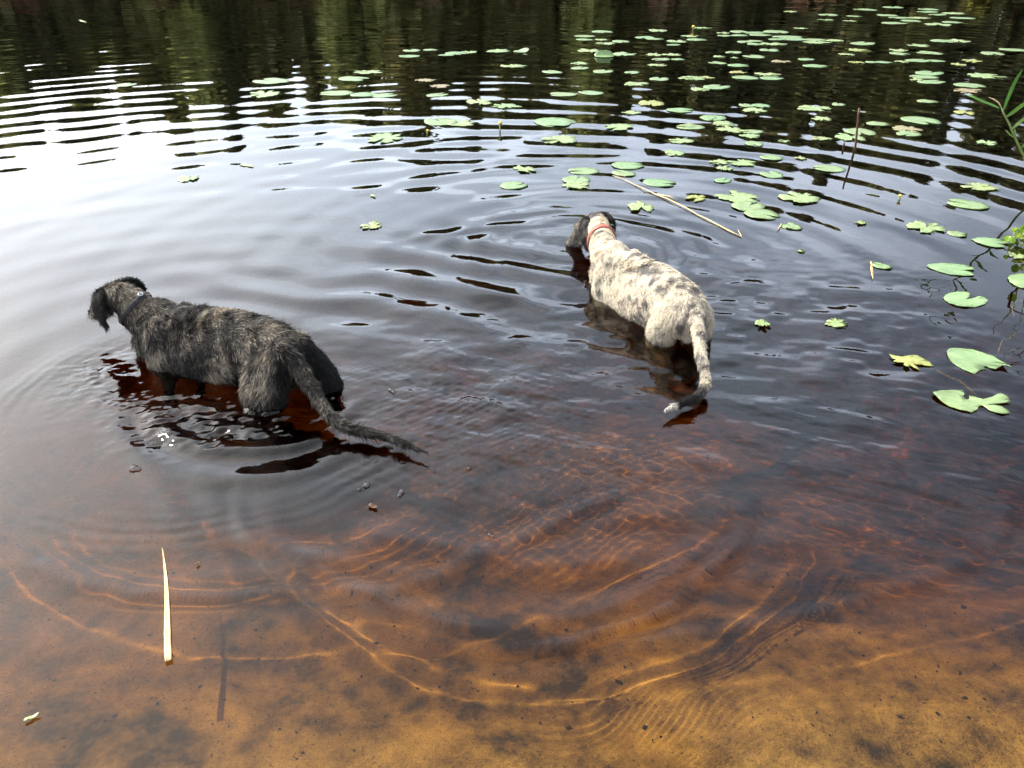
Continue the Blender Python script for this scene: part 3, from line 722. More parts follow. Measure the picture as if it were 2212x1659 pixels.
M_yg = leaf_mat('alder green', (0.24, 0.36, 0.04), (0.4, 0.5, 0.1), (0.4, 0.40, 0.06), 0.4, 0.35, 0.45)
blade(53, 1561, 87, 1545, 0.0045, M_lg, 'small light green scrap of leaf floating at the lower left corner')
blade(802, 422, 811, 427, 0.012, M_lg, 'tiny pale green scrap alone on open water left of the row of pads')
blade(797, 1093, 815, 1100, 0.008, M_twig, 'tiny dark brown scrap behind the dark dog\'s tail tip')
blade(172, 44, 186, 49, 0.03, M_lg, 'tiny white speck far out at the upper left')
blade(520, 356, 548, 361, 0.02, M_lg, 'small faint pale scrap on the bright water at upper left', lift=0.003)
blade(1680, 499, 1688, 485, 0.004, M_straw, 'short pale straw bit standing out left of a green pad, right of the reed stem', lift=0.006)
blade(1881, 565, 1885, 605, 0.006, M_straw, 'thin tan stalk trailing in the water below the torn pad at right', lift=0.001)
blade(1350, 383, 1337, 379, 0.005, M_straw, 'tiny straw scrap beyond the top end of the floating reed stem')
blade(424, 1222, 432, 1218, 0.004, M_twig, 'tiny black speck above the pale reed blade')

# ------------------------------------------------------------------ green reed at the right edge
yb = at(2232, 430)[1]
root = bpy.data.objects.new('reed_plant', None); COL.objects.link(root); base = at(2232, 430); root.location = base
tag(root, 'fresh green reed with pointed leaves leaning in at the upper right edge', 'reed plant')
X = lambda u, v, dy=0.0: at_y(u, v, yb + dy) - base
def cr(x, y): return (3700 + x / 3.687) * .54861, (250 + y / 3.687) * .54861
stem = [X(2236, 500), X(2232, 430), X(*cr(1222, 1350)), X(*cr(1090, 1070)), X(*cr(1010, 880)), X(*cr(930, 730)), X(*cr(900, 650))]
tube('stem', stem, [.008, .008, .0075, .007, .0065, .006, .004], M_stalk, 8, root)
def reed_leaf(name, pts, w, mat, dy):
    n = len(pts); V = []; F = []
    P3 = [X(*cr(*p), dy=dy * k / (n - 1)) for k, p in enumerate(pts)]
    PP = []
    for k in range(n - 1):
        for i in range(4): PP.append(P3[k] * (1 - i / 4) + P3[k + 1] * i / 4)
    PP.append(P3[-1]); m_ = len(PP)
    for k, p in enumerate(PP):
        t = k / (m_ - 1); d_ = PP[min(k + 1, m_ - 1)] - PP[max(k - 1, 0)]; d_ = d_ / np.linalg.norm(d_)
        sd = np.cross(d_, [0.1, -0.85, 0.5]); sd /= np.linalg.norm(sd); wd = w * (math.sin(math.pi * (0.12 + 0.86 * t)) ** 0.7)
        V += [p - sd * wd, p + np.array([0, 0.4, -0.25]) * wd, p + sd * wd]
    for k in range(m_ - 1):
        for j in range(2): F.append((k * 3 + j, k * 3 + j + 1, (k + 1) * 3 + j + 1, (k + 1) * 3 + j))
    me = solid_leaf(V, F, 0.0008); me.name = name; link(name, me, mat, root)
reed_leaf('leaf', [(920, 690), (985, 520), (1060, 340), (1130, 200), (1198, 95)], 0.013, M_gr, -0.05)
reed_leaf('leaf', [(865, 645), (740, 590), (600, 535), (480, 480), (400, 460)], 0.009, M_gr, 0.05)
reed_leaf('leaf', [(970, 775), (1060, 710), (1150, 640), (1260, 560), (1420, 480)], 0.012, M_gr, -0.08)
reed_leaf('leaf', [(1040, 955), (1130, 880), (1250, 780), (1400, 690)], 0.011, M_gr, 0.06)
reed_leaf('leaf', [(1090, 1090), (1098, 1020), (1090, 940)], 0.008, M_gr, 0.03)
reed_leaf('leaf', [(1075, 1075), (1010, 1020), (960, 965)], 0.005, M_gr, 0.03)
reed_leaf('leaf', [(1195, 1220), (1260, 1150), (1400, 1080)], 0.011, M_gr, -0.03)
reed_leaf('dry_leaf', [(905, 655), (860, 570), (790, 520), (710, 488)], 0.005, M_straw, 0.03)
for k, (du, dv_) in enumerate([(35, 10), (60, -6), (95, 15)]):      # neighbours rooted just outside the picture
    r0 = bpy.data.objects.new('reed_plant', None); COL.objects.link(r0); bb = at(2232 + du, 430 + dv_); r0.location = bb
    tag(r0, ['green reed stem rooted just right of the leaning reed', 'second green reed behind the leaning reed, outside the right edge', 'outermost green reed right of the leaning reed'][k], 'reed plant')
    q = [Vector((0, 0, -0.3)), Vector((0, 0, 0)), Vector((0.02, 0, 0.4)), Vector((0.05 * (k - 1), 0, 0.9)), Vector((0.1 * (k - 1), 0.05, 1.3))]
    tube('stem', q, [.008, .008, .007, .005, .002], M_stalk, 7, r0)

# ------------------------------------------------------------------ alder branch hanging over the water at the right edge
br = at(2200, 520); yB = br[1]
root = bpy.data.objects.new('alder_branch', None); COL.objects.link(root); o0 = np.array([3.25, yB - 0.25, 0.45]); root.location = o0
tag(root, 'leafy twig hanging low over the water at the right edge, yellow-green and dark leaves', 'branch')
tipw = at_y(2196, 512, yB); r = np.random.default_rng(5)
main = wobble([np.zeros(3), np.array([-0.25, 0.05, -0.12]), (tipw - o0) + [0.13, 0, 0.14], (tipw - o0) + [0.02, 0, 0.02]], 4, 0.012, 8)
tube('twig', main, np.linspace(0.010, 0.003, len(main)), M_twig, 7, root)
def small_leaf(p, d, s, mat):
    d = Vector(d).normalized(); sd = d.cross(Vector((r.normal(), r.normal(), r.normal() + 1))).normalized(); up = sd.cross(d); V = []; F = []
    n = 7
    for k in range(n):
        t = k / (n - 1); wd = s * 0.38 * math.sin(math.pi * min(0.97, t * 0.93 + 0.05)) ** 0.8
        for q in (-1, 0, 1): V.append(Vector(p) + d * t * s + sd * q * wd + up * (0.12 * s * abs(q) - 0.25 * s * t * t))
    for k in range(n - 1):
        for j in range(2): F.append((k * 3 + j, k * 3 + j + 1, (k + 1) * 3 + j + 1, (k + 1) * 3 + j))
    me = bpy.data.meshes.new('leaf'); me.from_pydata([tuple(v) for v in V], [], F)
    for f in me.polygons: f.use_smooth = True
    link('leaf', me, mat, root)
tl = Vector(tipw - o0)
for k in range(26):
    p = tl + Vector((r.uniform(-0.045, 0.12), r.uniform(-0.06, 0.06), r.uniform(-0.05, 0.06)))
    small_leaf(p, (r.normal() * 0.6 - 0.2, r.normal() * 0.5, r.normal() * 0.5 - 0.7), r.uniform(0.035, 0.06), M_yg)
for k in range(22):
    q = main[int(r.integers(len(main) // 2, len(main)))]
    small_leaf(Vector(q) + Vector(r.normal(size=3) * 0.03), r.normal(size=3) + [0, 0, -0.6], r.uniform(0.04, 0.07), M_yg)
# bare twigs above the water, their crooked mirror images lie between the near pads
def bare_twig(u, v, z, label, seed, n=7):
    c = at(u, v, 0); base = np.array([3.3, c[1] + 0.1, z + 0.35]); rr = np.random.default_rng(seed)
    root = bpy.data.objects.new('bare_twig', None); COL.objects.link(root); root.location = base; tag(root, label, 'twig')
    end = np.array([c[0] + 0.25, c[1], z]) - base
    m_ = wobble([np.zeros(3), end * 0.5 + [0, 0, 0.05], end], 5, 0.02, seed)
    tube('twig', m_, np.linspace(0.009, 0.0025, len(m_)), M_twig, 6, root)
    for k in range(n):
        q = m_[int(rr.integers(3, len(m_)))]; e = q + rr.normal(size=3) * 0.09 + [-0.10, 0, -0.04]
        s_ = wobble([q, e], 4, 0.012, seed + k + 1); tube('side_twig', s_, np.linspace(0.004, 0.0015, len(s_)), M_twig, 5, root)

# sunken stems of the big pads, seen through the brown water
for k, (pts, lab) in enumerate([([(965, 1120), (985, 1040), (1050, 1035), (1075, 1010), (1140, 1010), (1165, 1000)], 'looping tan rootlet under water above the big near pad'),
                                ([(1080, 860), (1072, 800), (1090, 768), (1165, 785)], 'thin tan rootlet under water at the right edge'),
                                ([(520, 1250), (590, 1300), (680, 1345), (800, 1470)], 'pale stem under water running from the shredded pad to the torn pad'),
                                ([(1115, 400), (1128, 450), (1135, 500)], 'pale pad stem under water at the right edge')]):
    P_ = [at((3400 + x / 1.8433) * .54861, (800 + y / 1.8433) * .54861, -0.04 - 0.015 * i) for i, (x, y) in enumerate(pts)]
    o = tube('sunken_stem', [p for p in wobble(P_, 3, 0.004, k)], 0.0045 if k != 2 else 0.006, M_stem, 7); tag(o, lab, 'water plant stem')

# ------------------------------------------------------------------ bubbles
bub, nt, o = nodes('bubble film'); L = nt.links.new
tb = nt.nodes.new('ShaderNodeBsdfTransparent'); tb.inputs[0].default_value = (0.93, 0.93, 0.93, 1); gb = nt.nodes.new('ShaderNodeBsdfGlossy'); gb.inputs['Roughness'].default_value = 0.02
lw = nt.nodes.new('ShaderNodeFresnel'); lw.inputs['IOR'].default_value = 1.7; ms = nt.nodes.new('ShaderNodeMixShader')
L(lw.outputs[0], ms.inputs[0]); L(tb.outputs[0], ms.inputs[1]); L(gb.outputs[0], ms.inputs[2]); L(ms.outputs[0], o.inputs[0])
bm = bmesh.new(); bmesh.ops.create_uvsphere(bm, u_segments=20, v_segments=12, radius=1)
bmesh.ops.delete(bm, geom=[v for v in bm.verts if v.co.z < -0.05], context='VERTS')
for f in bm.faces: f.smooth = True
bme = bpy.data.meshes.new('bubble'); bm.to_mesh(bme); bm.free(); bme.materials.append(bub)
for (u, v, rr, lab) in [(289, 1013, 9, 'large clear bubble alone on the water at left, below the dark dog'), (299, 1015, 6, 'smaller bubble touching the large bubble at left'),
                        (792, 1049, 8, "bubble just below the dark dog's tail tip"), (868, 1062, 7, 'bubble right of the one below the tail tip'), (863, 1070, 5, 'tiny bubble beside the one right of the tail'),
                        (845, 843, 7, "bubble in the ripples right of the dark dog's rump"), (850, 848, 5, "small bubble touching the one right of the dark dog's rump"), (1058, 1155, 5, 'tiny bubble near the middle above the sandy shallows'),
                        (1065, 1158, 4, 'tiniest bubble beside the one near the middle'), (776, 1058, 4, 'tiny bubble left of the tail tip bubble'), (1014, 1013, 4, 'lone tiny bubble between the two dogs'), (718, 862, 5, "tiny bubble against the dark dog's thigh")]:
    c = at(u, v); o = bpy.data.objects.new('bubble', bme); COL.objects.link(o); k = rr / FPX * math.hypot(c[0], c[1], CAM_H)
    o.location = (c[0], c[1], h_at(c[0], c[1])); o.scale = (k, k, k * 0.8); tag(o, lab, 'bubble', 'bubbles on the water')

# ------------------------------------------------------------------ leaf litter on the bed
r = np.random.default_rng(11); n = 1900
x = r.uniform(-1.9, 1.9, n); y = 0.9 + 2.0 * r.random(n) ** 1.3; keep = N[1](x * 2, y * 2) + N[2](x * 6, y * 6) > -0.25 + 0.5 * r.random(n); x, y = x[keep], y[keep]; n = len(x)
z = -depth(x, y) + 0.003; a = r.uniform(0, 6.28, n); l_ = r.lognormal(-5.6, 0.5, n); w_ = l_ * r.uniform(0.2, 0.9, n)
ca, sa = np.cos(a), np.sin(a); V = []
for (p, q, dz) in ((-1, -0.2, 0), (-0.1, -1, 0.002), (1, 0.1, 0), (0.2, 1, 0.003), (0, 0, 0.005)):
    V.append(np.stack([x + ca * p * l_ - sa * q * w_, y + sa * p * l_ + ca * q * w_, z + dz * 0.6], -1))
V = np.stack(V, 1).reshape(-1, 3); b5 = np.arange(n) * 5
F = np.concatenate([np.stack([b5 + i, b5 + (i + 1) % 4, b5 + 4], -1) for i in range(4)])
o = link('leaf_litter', mesh_np('leaf_litter', V, F, False), simple('litter', (0.05, 0.033, 0.02), 0.8, 0.2), kind='stuff'); o.cycles.is_caustics_receiver = True

# ------------------------------------------------------------------ dogs
def catmull(P_, m=6):
    P_ = np.asarray(P_, float); n = len(P_); out = []
    for k in range(n - 1):
        p0, p1, p2, p3 = P_[max(k - 1, 0)], P_[k], P_[k + 1], P_[min(k + 2, n - 1)]
        for i in range(m):
            t = i / m; out.append(0.5 * ((2 * p1) + (-p0 + p2) * t + (2 * p0 - 5 * p1 + 4 * p2 - p3) * t * t + (-p0 + 3 * p1 - 3 * p2 + p3) * t ** 3))
    out.append(P_[-1]); return np.array(out)

class Dog:
    def __init__(self): self.V = []; self.F = []; self.n = 0; self.fl = []      # flow samples: pos, dir, id, radius
    def limb(self, rows, up=(0, 0, 1), part=0, m=6, seg=18, egg=0.0, sdir=None):
        """rows: x,y,z, half width, half height; rings stand across the path"""
        R_ = catmull(rows, m); C_ = R_[:, :3]; n = len(C_)
        T = np.gradient(C_, axis=0); T /= np.linalg.norm(T, axis=1)[:, None] + 1e-9
        up = np.tile(np.array(up, float), (n, 1)) if np.ndim(up) == 1 else np.array(up)
        S_ = np.cross(up, T); S_ /= np.linalg.norm(S_, axis=1)[:, None] + 1e-9
        U_ = np.cross(T, S_)
        th = np.linspace(0, 2 * math.pi, seg, endpoint=False)
        base = self.n
        # rounded ends
        ends = []
        for k, sgn in ((0, -1), (n - 1, 1)):
            for q in (0.5, 0.85):
                ends.append((C_[k] + T[k] * sgn * q * min(R_[k, 3], R_[k, 4]) * 0.9, math.sqrt(1 - q * q), k))
        order = [ends[1], ends[0]] + [(C_[k], 1.0, k) for k in range(n)] + [ends[2], ends[3]]
        for c, f, k in order:
            w, h = R_[k, 3] * f, R_[k, 4] * f
            ww = w * (1 - egg * np.sin(th))
            self.V.append(c + S_[k] * (ww * np.cos(th))[:, None] + U_[k] * (h * np.sin(th))[:, None])
        N_ = len(order)
        for a in range(N_ - 1):
            for j in range(seg): self.F.append((base + a * seg + j, base + a * seg + (j + 1) % seg, base + (a + 1) * seg + (j + 1) % seg, base + (a + 1) * seg + j))
        self.F.append(tuple(base + j for j in range(seg - 1, -1, -1))); self.F.append(tuple(base + (N_ - 1) * seg + j for j in range(seg)))
        self.n += N_ * seg
        d = T if sdir is None else T * sdir
        for k in range(n): self.fl.append((*C_[k], *d[k], part, max(R_[k, 3], R_[k, 4])))
    def blob(self, c, r, rot=None, part=0):
        bm = bmesh.new(); bmesh.ops.create_icosphere(bm, subdivisions=3, radius=1)
        P_ = np.array([v.co[:] for v in bm.verts]) * np.array(r)
        if rot is not None: P_ = P_ @ np.array(rot).T
        self.V.append(P_ + np.array(c)); self.F += [tuple(self.n + v.index for v in f.verts) for f in bm.faces]; self.n += len(P_); bm.free()
    def build(self, name, voxel=0.008, smooth=8):
        me = bpy.data.meshes.new(name); me.from_pydata([tuple(v) for v in np.concatenate(self.V)], [], self.F)
        bm = bmesh.new(); bm.from_mesh(me); bmesh.ops.recalc_face_normals(bm, faces=bm.faces[:]); bm.to_mesh(me); bm.free()
        o = bpy.data.objects.new(name, me); COL.objects.link(o)
        md = o.modifiers.new('r', 'REMESH'); md.mode = 'VOXEL'; md.voxel_size = voxel; md.use_smooth_shade = True
        sm = o.modifiers.new('s', 'SMOOTH'); sm.factor = 0.5; sm.iterations = smooth
        dg = bpy.context.evaluated_depsgraph_get(); m2 = bpy.data.meshes.new_from_object(o.evaluated_get(dg))
        bpy.data.objects.remove(o); bpy.data.meshes.remove(me); m2.name = name
        return m2
BODY, NECK, HEAD, EAR, TAIL, LEG = range(6)

def make_dog(name, label, origin, ang, sc, headpos, headdir, tail_w, cfun, nfur, flen, collar_mat, torso, LEGS, ears, seed, headscale):
    a = math.radians(ang); ca, sa = math.cos(a), math.sin(a); O = np.array([origin[0], origin[1], 0.0])
    M = np.array([[ca, -sa, 0], [sa, ca, 0], [0, 0, 1]]) * sc
    toL = lambda p: (np.linalg.inv(M) @ (np.asarray(p) - O))
    D = Dog()
    D.limb([(a_, b_, c_ - 0.026, d_, e_ * 1.03) for a_, b_, c_, d_, e_ in torso], part=BODY, egg=0.06, seg=26, sdir=-1)
    # legs
    for sgn in (1, -1):
        lx, ly, fx = LEGS[0 if sgn > 0 else 1]; fx = fx or 1.0
        D.limb([(-0.35, sgn * .055, .16, .076, .110), (-0.345 + lx * .5, sgn * (.088 + ly * .5), .08, .072, .108 * fx), (-0.33 + lx, sgn * (.10 + ly), -.01, .063, .096 * fx), (-0.32 + lx, sgn * (.10 + ly), -.08, .058, .088 * fx), (-0.34 + lx, sgn * (.10 + ly), -.15, .040, .058), (-0.395 + lx, sgn * (.10 + ly), -.24, .028, .036), (-0.40 + lx, sgn * (.10 + ly), -.34, .022, .026), (-0.375 + lx, sgn * (.10 + ly), -.46, .020, .024), (-0.35 + lx, sgn * (.10 + ly), -.55, .026, .022)], up=(1, 0, 0), part=LEG)
        D.limb([(0.30, sgn * .075, .10, .050, .095), (0.28, sgn * .095, .00, .046, .075), (0.25, sgn * .10, -.10, .038, .050), (0.27, sgn * .095, -.20, .027, .033), (0.285, sgn * .095, -.36, .021, .024), (0.30, sgn * .095, -.54, .027, .024)], up=(1, 0, 0), part=LEG)
        D.blob((-0.335 + lx, sgn * (.10 + ly), -.565), (.035, .027, .018)); D.blob((0.315, sgn * .095, -.565), (.035, .028, .018))
        D.blob((0.27, sgn * .088, .14), (.075, .035, .11))            # shoulder blade
        D.blob((-0.37 + lx * .3, sgn * .058, .165), (.080, .046, .095))            # rump muscle
    # neck and head
    HS = headscale
    hp = toL(headpos); hd = np.linalg.inv(M) @ np.array(headdir) * sc; hd /= np.linalg.norm(hd)
    side = np.cross([0, 0, 1], hd); side /= np.linalg.norm(side); hup = np.cross(hd, side)
    n0 = np.array([0.33, 0, 0.165]); n1 = np.array([0.43, 0, 0.165]); back = hp - hd * 0.055 - hup * 0.015
    n2 = n1 * 0.45 + back * 0.55 + np.array([0, 0, 0.01])
    D.limb([(*n0, .095, .12), (*n1, .080, .105), (*n2, .064, .082), (*back, .057, .068)], part=NECK, sdir=-1)
    Rm = np.stack([hd, side, hup], 1)
    D.blob(hp, (.085 * HS, .057 * HS, .053 * HS), Rm)
    hl = lambda x, y, z: hp + (hd * x + side * y + hup * z) * HS
    D.limb([(*hl(-0.04, 0, 0.0), .053 * HS, .051 * HS), (*hl(0.045, 0, 0.0), .050 * HS, .048 * HS), (*hl(0.085, 0, -.012), .037 * HS, .038 * HS), (*hl(0.14, 0, -.02), .030 * HS, .030 * HS), (*hl(0.19, 0, -.024), .026 * HS, .026 * HS)], up=hup, part=HEAD, sdir=-1)
    D.blob(hl(0.203, 0, -0.008), (.014, .015, .012), Rm)                # nose
    D.blob(hl(0.13, 0, -0.044), (.055, .020, .014), Rm)                 # lower jaw
    for sgn in (1, -1):
        D.blob(hl(0.052, sgn * .034, .030), (.022, .014, .011), Rm)     # brow
    for pts in ears(hl):
        D.limb(pts[0], up=pts[1], part=EAR, seg=14, m=4)
    # tail
    tw = np.array([[*toL(p[:3]), p[3] / sc, p[3] / sc] for p in tail_w])
    D.limb(tw, up=(0.3, 0.8, 0.55), part=TAIL)
    me = D.build('body')
    nv = len(me.vertices); P_ = np.empty(nv * 3); me.vertices.foreach_get('co', P_); P_ = P_.reshape(-1, 3)
    fl = np.array(D.fl)
    def nearest(Q):
        out = np.empty(len(Q), int)
        for k in range(0, len(Q), 20000):
            q = Q[k:k + 20000]; d2 = ((q[:, None, :] - fl[None, :, :3]) ** 2).sum(-1) / (fl[None, :, 7] ** 2 + 0.0006)
            out[k:k + 20000] = d2.argmin(1)
        return out
    root = bpy.data.objects.new(name, None); COL.objects.link(root); root.location = O + np.array([0, 0, -0.58 * sc]); root.rotation_euler = (0, 0, a); root.scale = (sc,) * 3
    tag(root, label, 'dog')
    off = np.array([0, 0, 0.58])
    i = nearest(P_); col = cfun(P_, fl[i, 6].astype(int), np.random.default_rng(seed), True)
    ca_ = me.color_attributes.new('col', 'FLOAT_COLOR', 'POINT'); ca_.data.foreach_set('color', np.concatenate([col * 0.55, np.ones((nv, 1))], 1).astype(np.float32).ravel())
    me.transform(Matrix.Translation(Vector(off)))
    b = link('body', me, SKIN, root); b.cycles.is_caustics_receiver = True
    # nose and eyes
    for nm, c, rr in (('nose', hl(0.212, 0, -0.006), .0125), ('eye', hl(0.062, .034, .018), .009), ('eye', hl(0.062, -.034, .018), .009)):
        bm = bmesh.new(); bmesh.ops.create_uvsphere(bm, u_segments=14, v_segments=10, radius=rr)
        for f in bm.faces: f.smooth = True
        m_ = bpy.data.meshes.new(nm); bm.to_mesh(m_); bm.free(); oo = link(nm, m_, M_nose, root); oo.location = Vector(c + off)
    # ---- fur strands
    r = np.random.default_rng(seed)
    me.calc_loop_triangles(); nt_ = len(me.loop_triangles); tri = np.empty(nt_ * 3, np.int32); me.loop_triangles.foreach_get('vertices', tri); tri = tri.reshape(-1, 3)
    Vn = np.empty(nv * 3); me.vertices.foreach_get('normal', Vn); Vn = Vn.reshape(-1, 3)
    A, B, C_ = P_[tri[:, 0]], P_[tri[:, 1]], P_[tri[:, 2]]
    ar = 0.5 * np.linalg.norm(np.cross(B - A, C_ - A), axis=1); cz = (A[:, 2] + B[:, 2] + C_[:, 2]) / 3
    ar *= np.where(cz < -0.02, 0, 1); pk = r.choice(nt_, nfur, p=ar / ar.sum())
    u = r.random(nfur); v = r.random(nfur); sw = u + v > 1; u[sw] = 1 - u[sw]; v[sw] = 1 - v[sw]; w = 1 - u - v
    Q = A[pk] * w[:, None] + B[pk] * u[:, None] + C_[pk] * v[:, None]
    Nn = Vn[tri[pk, 0]] * w[:, None] + Vn[tri[pk, 1]] * u[:, None] + Vn[tri[pk, 2]] * v[:, None]; Nn /= np.linalg.norm(Nn, axis=1)[:, None]
    i = nearest(Q); part = fl[i, 6].astype(int); d = fl[i, 3:6].copy()
    grav = np.array([0.75, 0.5, 0.3, 0.35, 0.15, 0.5])[part]
    d += np.array([0, 0, -1.0]) * (grav * (1 - np.abs(Nn[:, 2])))[:, None]
    d -= Nn * (d * Nn).sum(1)[:, None]; d /= np.linalg.norm(d, axis=1)[:, None] + 1e-6
    def vn(Qx, s, k):
        return np.stack([N[k](Qx[:, 0] * s + Qx[:, 2] * s * 0.7, Qx[:, 1] * s - Qx[:, 2] * s * 0.6), N[k + 1](Qx[:, 1] * s + 5, Qx[:, 2] * s + Qx[:, 0] * s * 0.5), N[k + 2](Qx[:, 2] * s, Qx[:, 0] * s - Qx[:, 1] * s * .6)], -1)
    nz_ = 0.50 * vn(Q, 42, 1) + 0.35 * vn(Q, 14, 4) + r.normal(size=d.shape) * 0.16
    d = d + nz_ - Nn * np.minimum((nz_ * Nn).sum(1)[:, None], 0) * 1.0
    lift = np.array([0.34, 0.32, 0.55, 0.30, 0.42, 0.40])[part][:, None] * (0.7 + 0.6 * r.random((nfur, 1)))
    wet = np.clip(1 - Q[:, 2] / (0.065 + 0.03 * N[3](Q[:, 0] * 18, Q[:, 1] * 18)), 0, 1)[:, None]
    wc = vn(Q, 30, 6); d = d + wet * 0.7 * (wc - Nn * (wc * Nn).sum(1)[:, None])
    d = d + Nn * lift * (1 - 0.5 * wet); d /= np.linalg.norm(d, axis=1)[:, None]
    ln = np.array(flen)[part] * r.lognormal(0, 0.28, nfur) * (1 + 0.25 * N[7](Q[:, 0] * 25, Q[:, 1] * 25 + Q[:, 2] * 20))
    npt = 5; t = np.linspace(0, 1, npt)[None, :, None]
    bend = np.array([0, 0, -1.0]) * 0.25 + r.normal(size=(nfur, 3)) * 0.12
    curve = Q[:, None, :] - Nn[:, None, :] * 0.002 + (d[:, None, :] * t + bend[:, None, :] * t * t * 0.6) * ln[:, None, None]
    curve = curve + off
    col = cfun(Q, part, r, False)
    col = col * (1 - 0.55 * wet) * (0.75 + 0.5 * r.random((nfur, 1)))
    hc = bpy.data.hair_curves.new('fur'); hc.add_curves([npt] * nfur)
    hc.attributes['position'].data.foreach_set('vector', curve.astype(np.float32).ravel())
    ra = hc.attributes.get('radius') or hc.attributes.new('radius', 'FLOAT', 'POINT')
    rad = np.tile(np.array([1, 0.95, 0.8, 0.55, 0.12]), (nfur, 1)) * (0.00085 * (0.7 + 0.6 * r.random((nfur, 1)))); ra.data.foreach_set('value', rad.astype(np.float32).ravel())
    ha = hc.attributes.new('col', 'FLOAT_COLOR', 'CURVE'); ha.data.foreach_set('color', np.concatenate([col, np.ones((nfur, 1))], 1).astype(np.float32).ravel())
    f = bpy.data.objects.new('fur', hc); COL.objects.link(f); hc.materials.append(FUR); f.parent = root
    # ---- collar
    cc = n1 * 0.50 + back * 0.50 + np.array([0, 0, 0.012]); T = back - n1; T /= np.linalg.norm(T)
    return root, D, hl, off, cc, T, n1, back, me

M_nose = simple('wet nose', (0.012, 0.011, 0.012), 0.2, 0.6)
def fur_mat(name, rough, sheen):
    m, nt, o = nodes(name); L = nt.links.new
    a = nt.nodes.new('ShaderNodeAttribute'); a.attribute_name = 'col'
    p = nt.nodes.new('ShaderNodeBsdfPrincipled'); p.inputs['Roughness'].default_value = rough; p.inputs['Specular IOR Level'].default_value = 0.18
    L(a.outputs['Color'], p.inputs['Base Color'])
    L(p.outputs[0], o.inputs[0]); return m
SKIN = fur_mat('dog skin', 0.8, 0); FUR = fur_mat('dog fur', 0.45, 0.2)
S.cycles_curves.shape = 'RIBBONS'

def collar(root, n1, back, off, mat, f, wid, hw, hh, tilt, name='collar', buckle=True):
    """a strap round the neck, f along from neck base to skull"""
    T = back - n1; T /= np.linalg.norm(T); T = T + np.array(tilt); T /= np.linalg.norm(T)
    c = n1 * (1 - f) + back * f; s_ = np.cross([0, 0, 1], T); s_ /= np.linalg.norm(s_); u_ = np.cross(T, s_); n = 48; V = []; F = []
    for j in range(n):
        th = 2 * math.pi * j / n; e = s_ * math.cos(th) * hw + u_ * math.sin(th) * hh; no = s_ * math.cos(th) / hw + u_ * math.sin(th) / hh; no /= np.linalg.norm(no)
        for (tt, oo) in ((-wid, 0.0), (-wid, 0.0038), (-wid * 0.8, 0.0048), (wid * 0.8, 0.0048), (wid, 0.0038), (wid, 0.0)): V.append(c + e + T * tt + no * oo + off)
    for j in range(n):
        for k in range(6): F.append((j * 6 + k, j * 6 + (k + 1) % 6, ((j + 1) % n) * 6 + (k + 1) % 6, ((j + 1) % n) * 6 + k))
    me = bpy.data.meshes.new(name); me.from_pydata([tuple(v) for v in V], [], F)
    bm = bmesh.new(); bm.from_mesh(me); bmesh.ops.recalc_face_normals(bm, faces=bm.faces[:]); bm.to_mesh(me); bm.free()
    for p in me.polygons: p.use_smooth = True
    o = link(name, me, mat, root)
    return o, c, s_, u_, T

def torso_rows(top=0.0):
    return [(-.475, 0, .145, .032, .045), (-.44, 0, .155, .078, .098), (-.36, 0, .165 + top * .6, .098, .130), (-.24, 0, .170 + top, .110, .135), (-.12, 0, .145 + top, .110, .165),
            (.02, 0, .105 + top * .6, .116, .195), (.16, 0, .085 + top * .2, .120, .205), (.28, 0, .085, .114, .196), (.38, 0, .095, .098, .165), (.45, 0, .10, .075, .115)]

def fbm3(Q, s, k):
    return N[k](Q[:, 0] * s + Q[:, 2] * s * 0.8, Q[:, 1] * s - Q[:, 2] * s * 0.5) * 0.6 + N[k + 1](Q[:, 0] * s * 2.1 - Q[:, 2] * s, Q[:, 1] * s * 1.9 + Q[:, 2] * s * 1.3) * 0.4
def dark_cols(Q, part, r, skin):
    n = len(Q); m = fbm3(Q, 9, 1); br = fbm3(Q * np.array([2.2, 0.8, 0.8]), 13, 3)
    dark = np.array([0.012, 0.011, 0.010]); mid = np.array([0.070, 0.062, 0.052]); light = np.array([0.40, 0.34, 0.26])
    t = np.clip(0.36 + 0.75 * m + 0.45 * br + (0 if skin else r.normal(size=n) * 0.30), 0, 1)
    back_ = sstep(0.20, 0.30, Q[:, 2]) * 0.12
    t = t - back_ * 0.5 + np.where(part == NECK, 0.12, 0) + np.where(part == EAR, -0.42, 0) + np.where(part == TAIL, -0.20 - 0.5 * sstep(-0.75, -0.95, Q[:, 0]), 0) + np.where(part == LEG, -0.05, 0)
    t = t - 0.45 * sstep(-0.40, -0.47, Q[:, 0]) * (part != TAIL) + np.where(part == HEAD, -0.05, 0)
    t = np.clip(t, 0, 1)[:, None]
    c = np.where(t < 0.5, dark + (mid - dark) * t * 2, mid + (light - mid) * (t - 0.5) * 2)
    return c
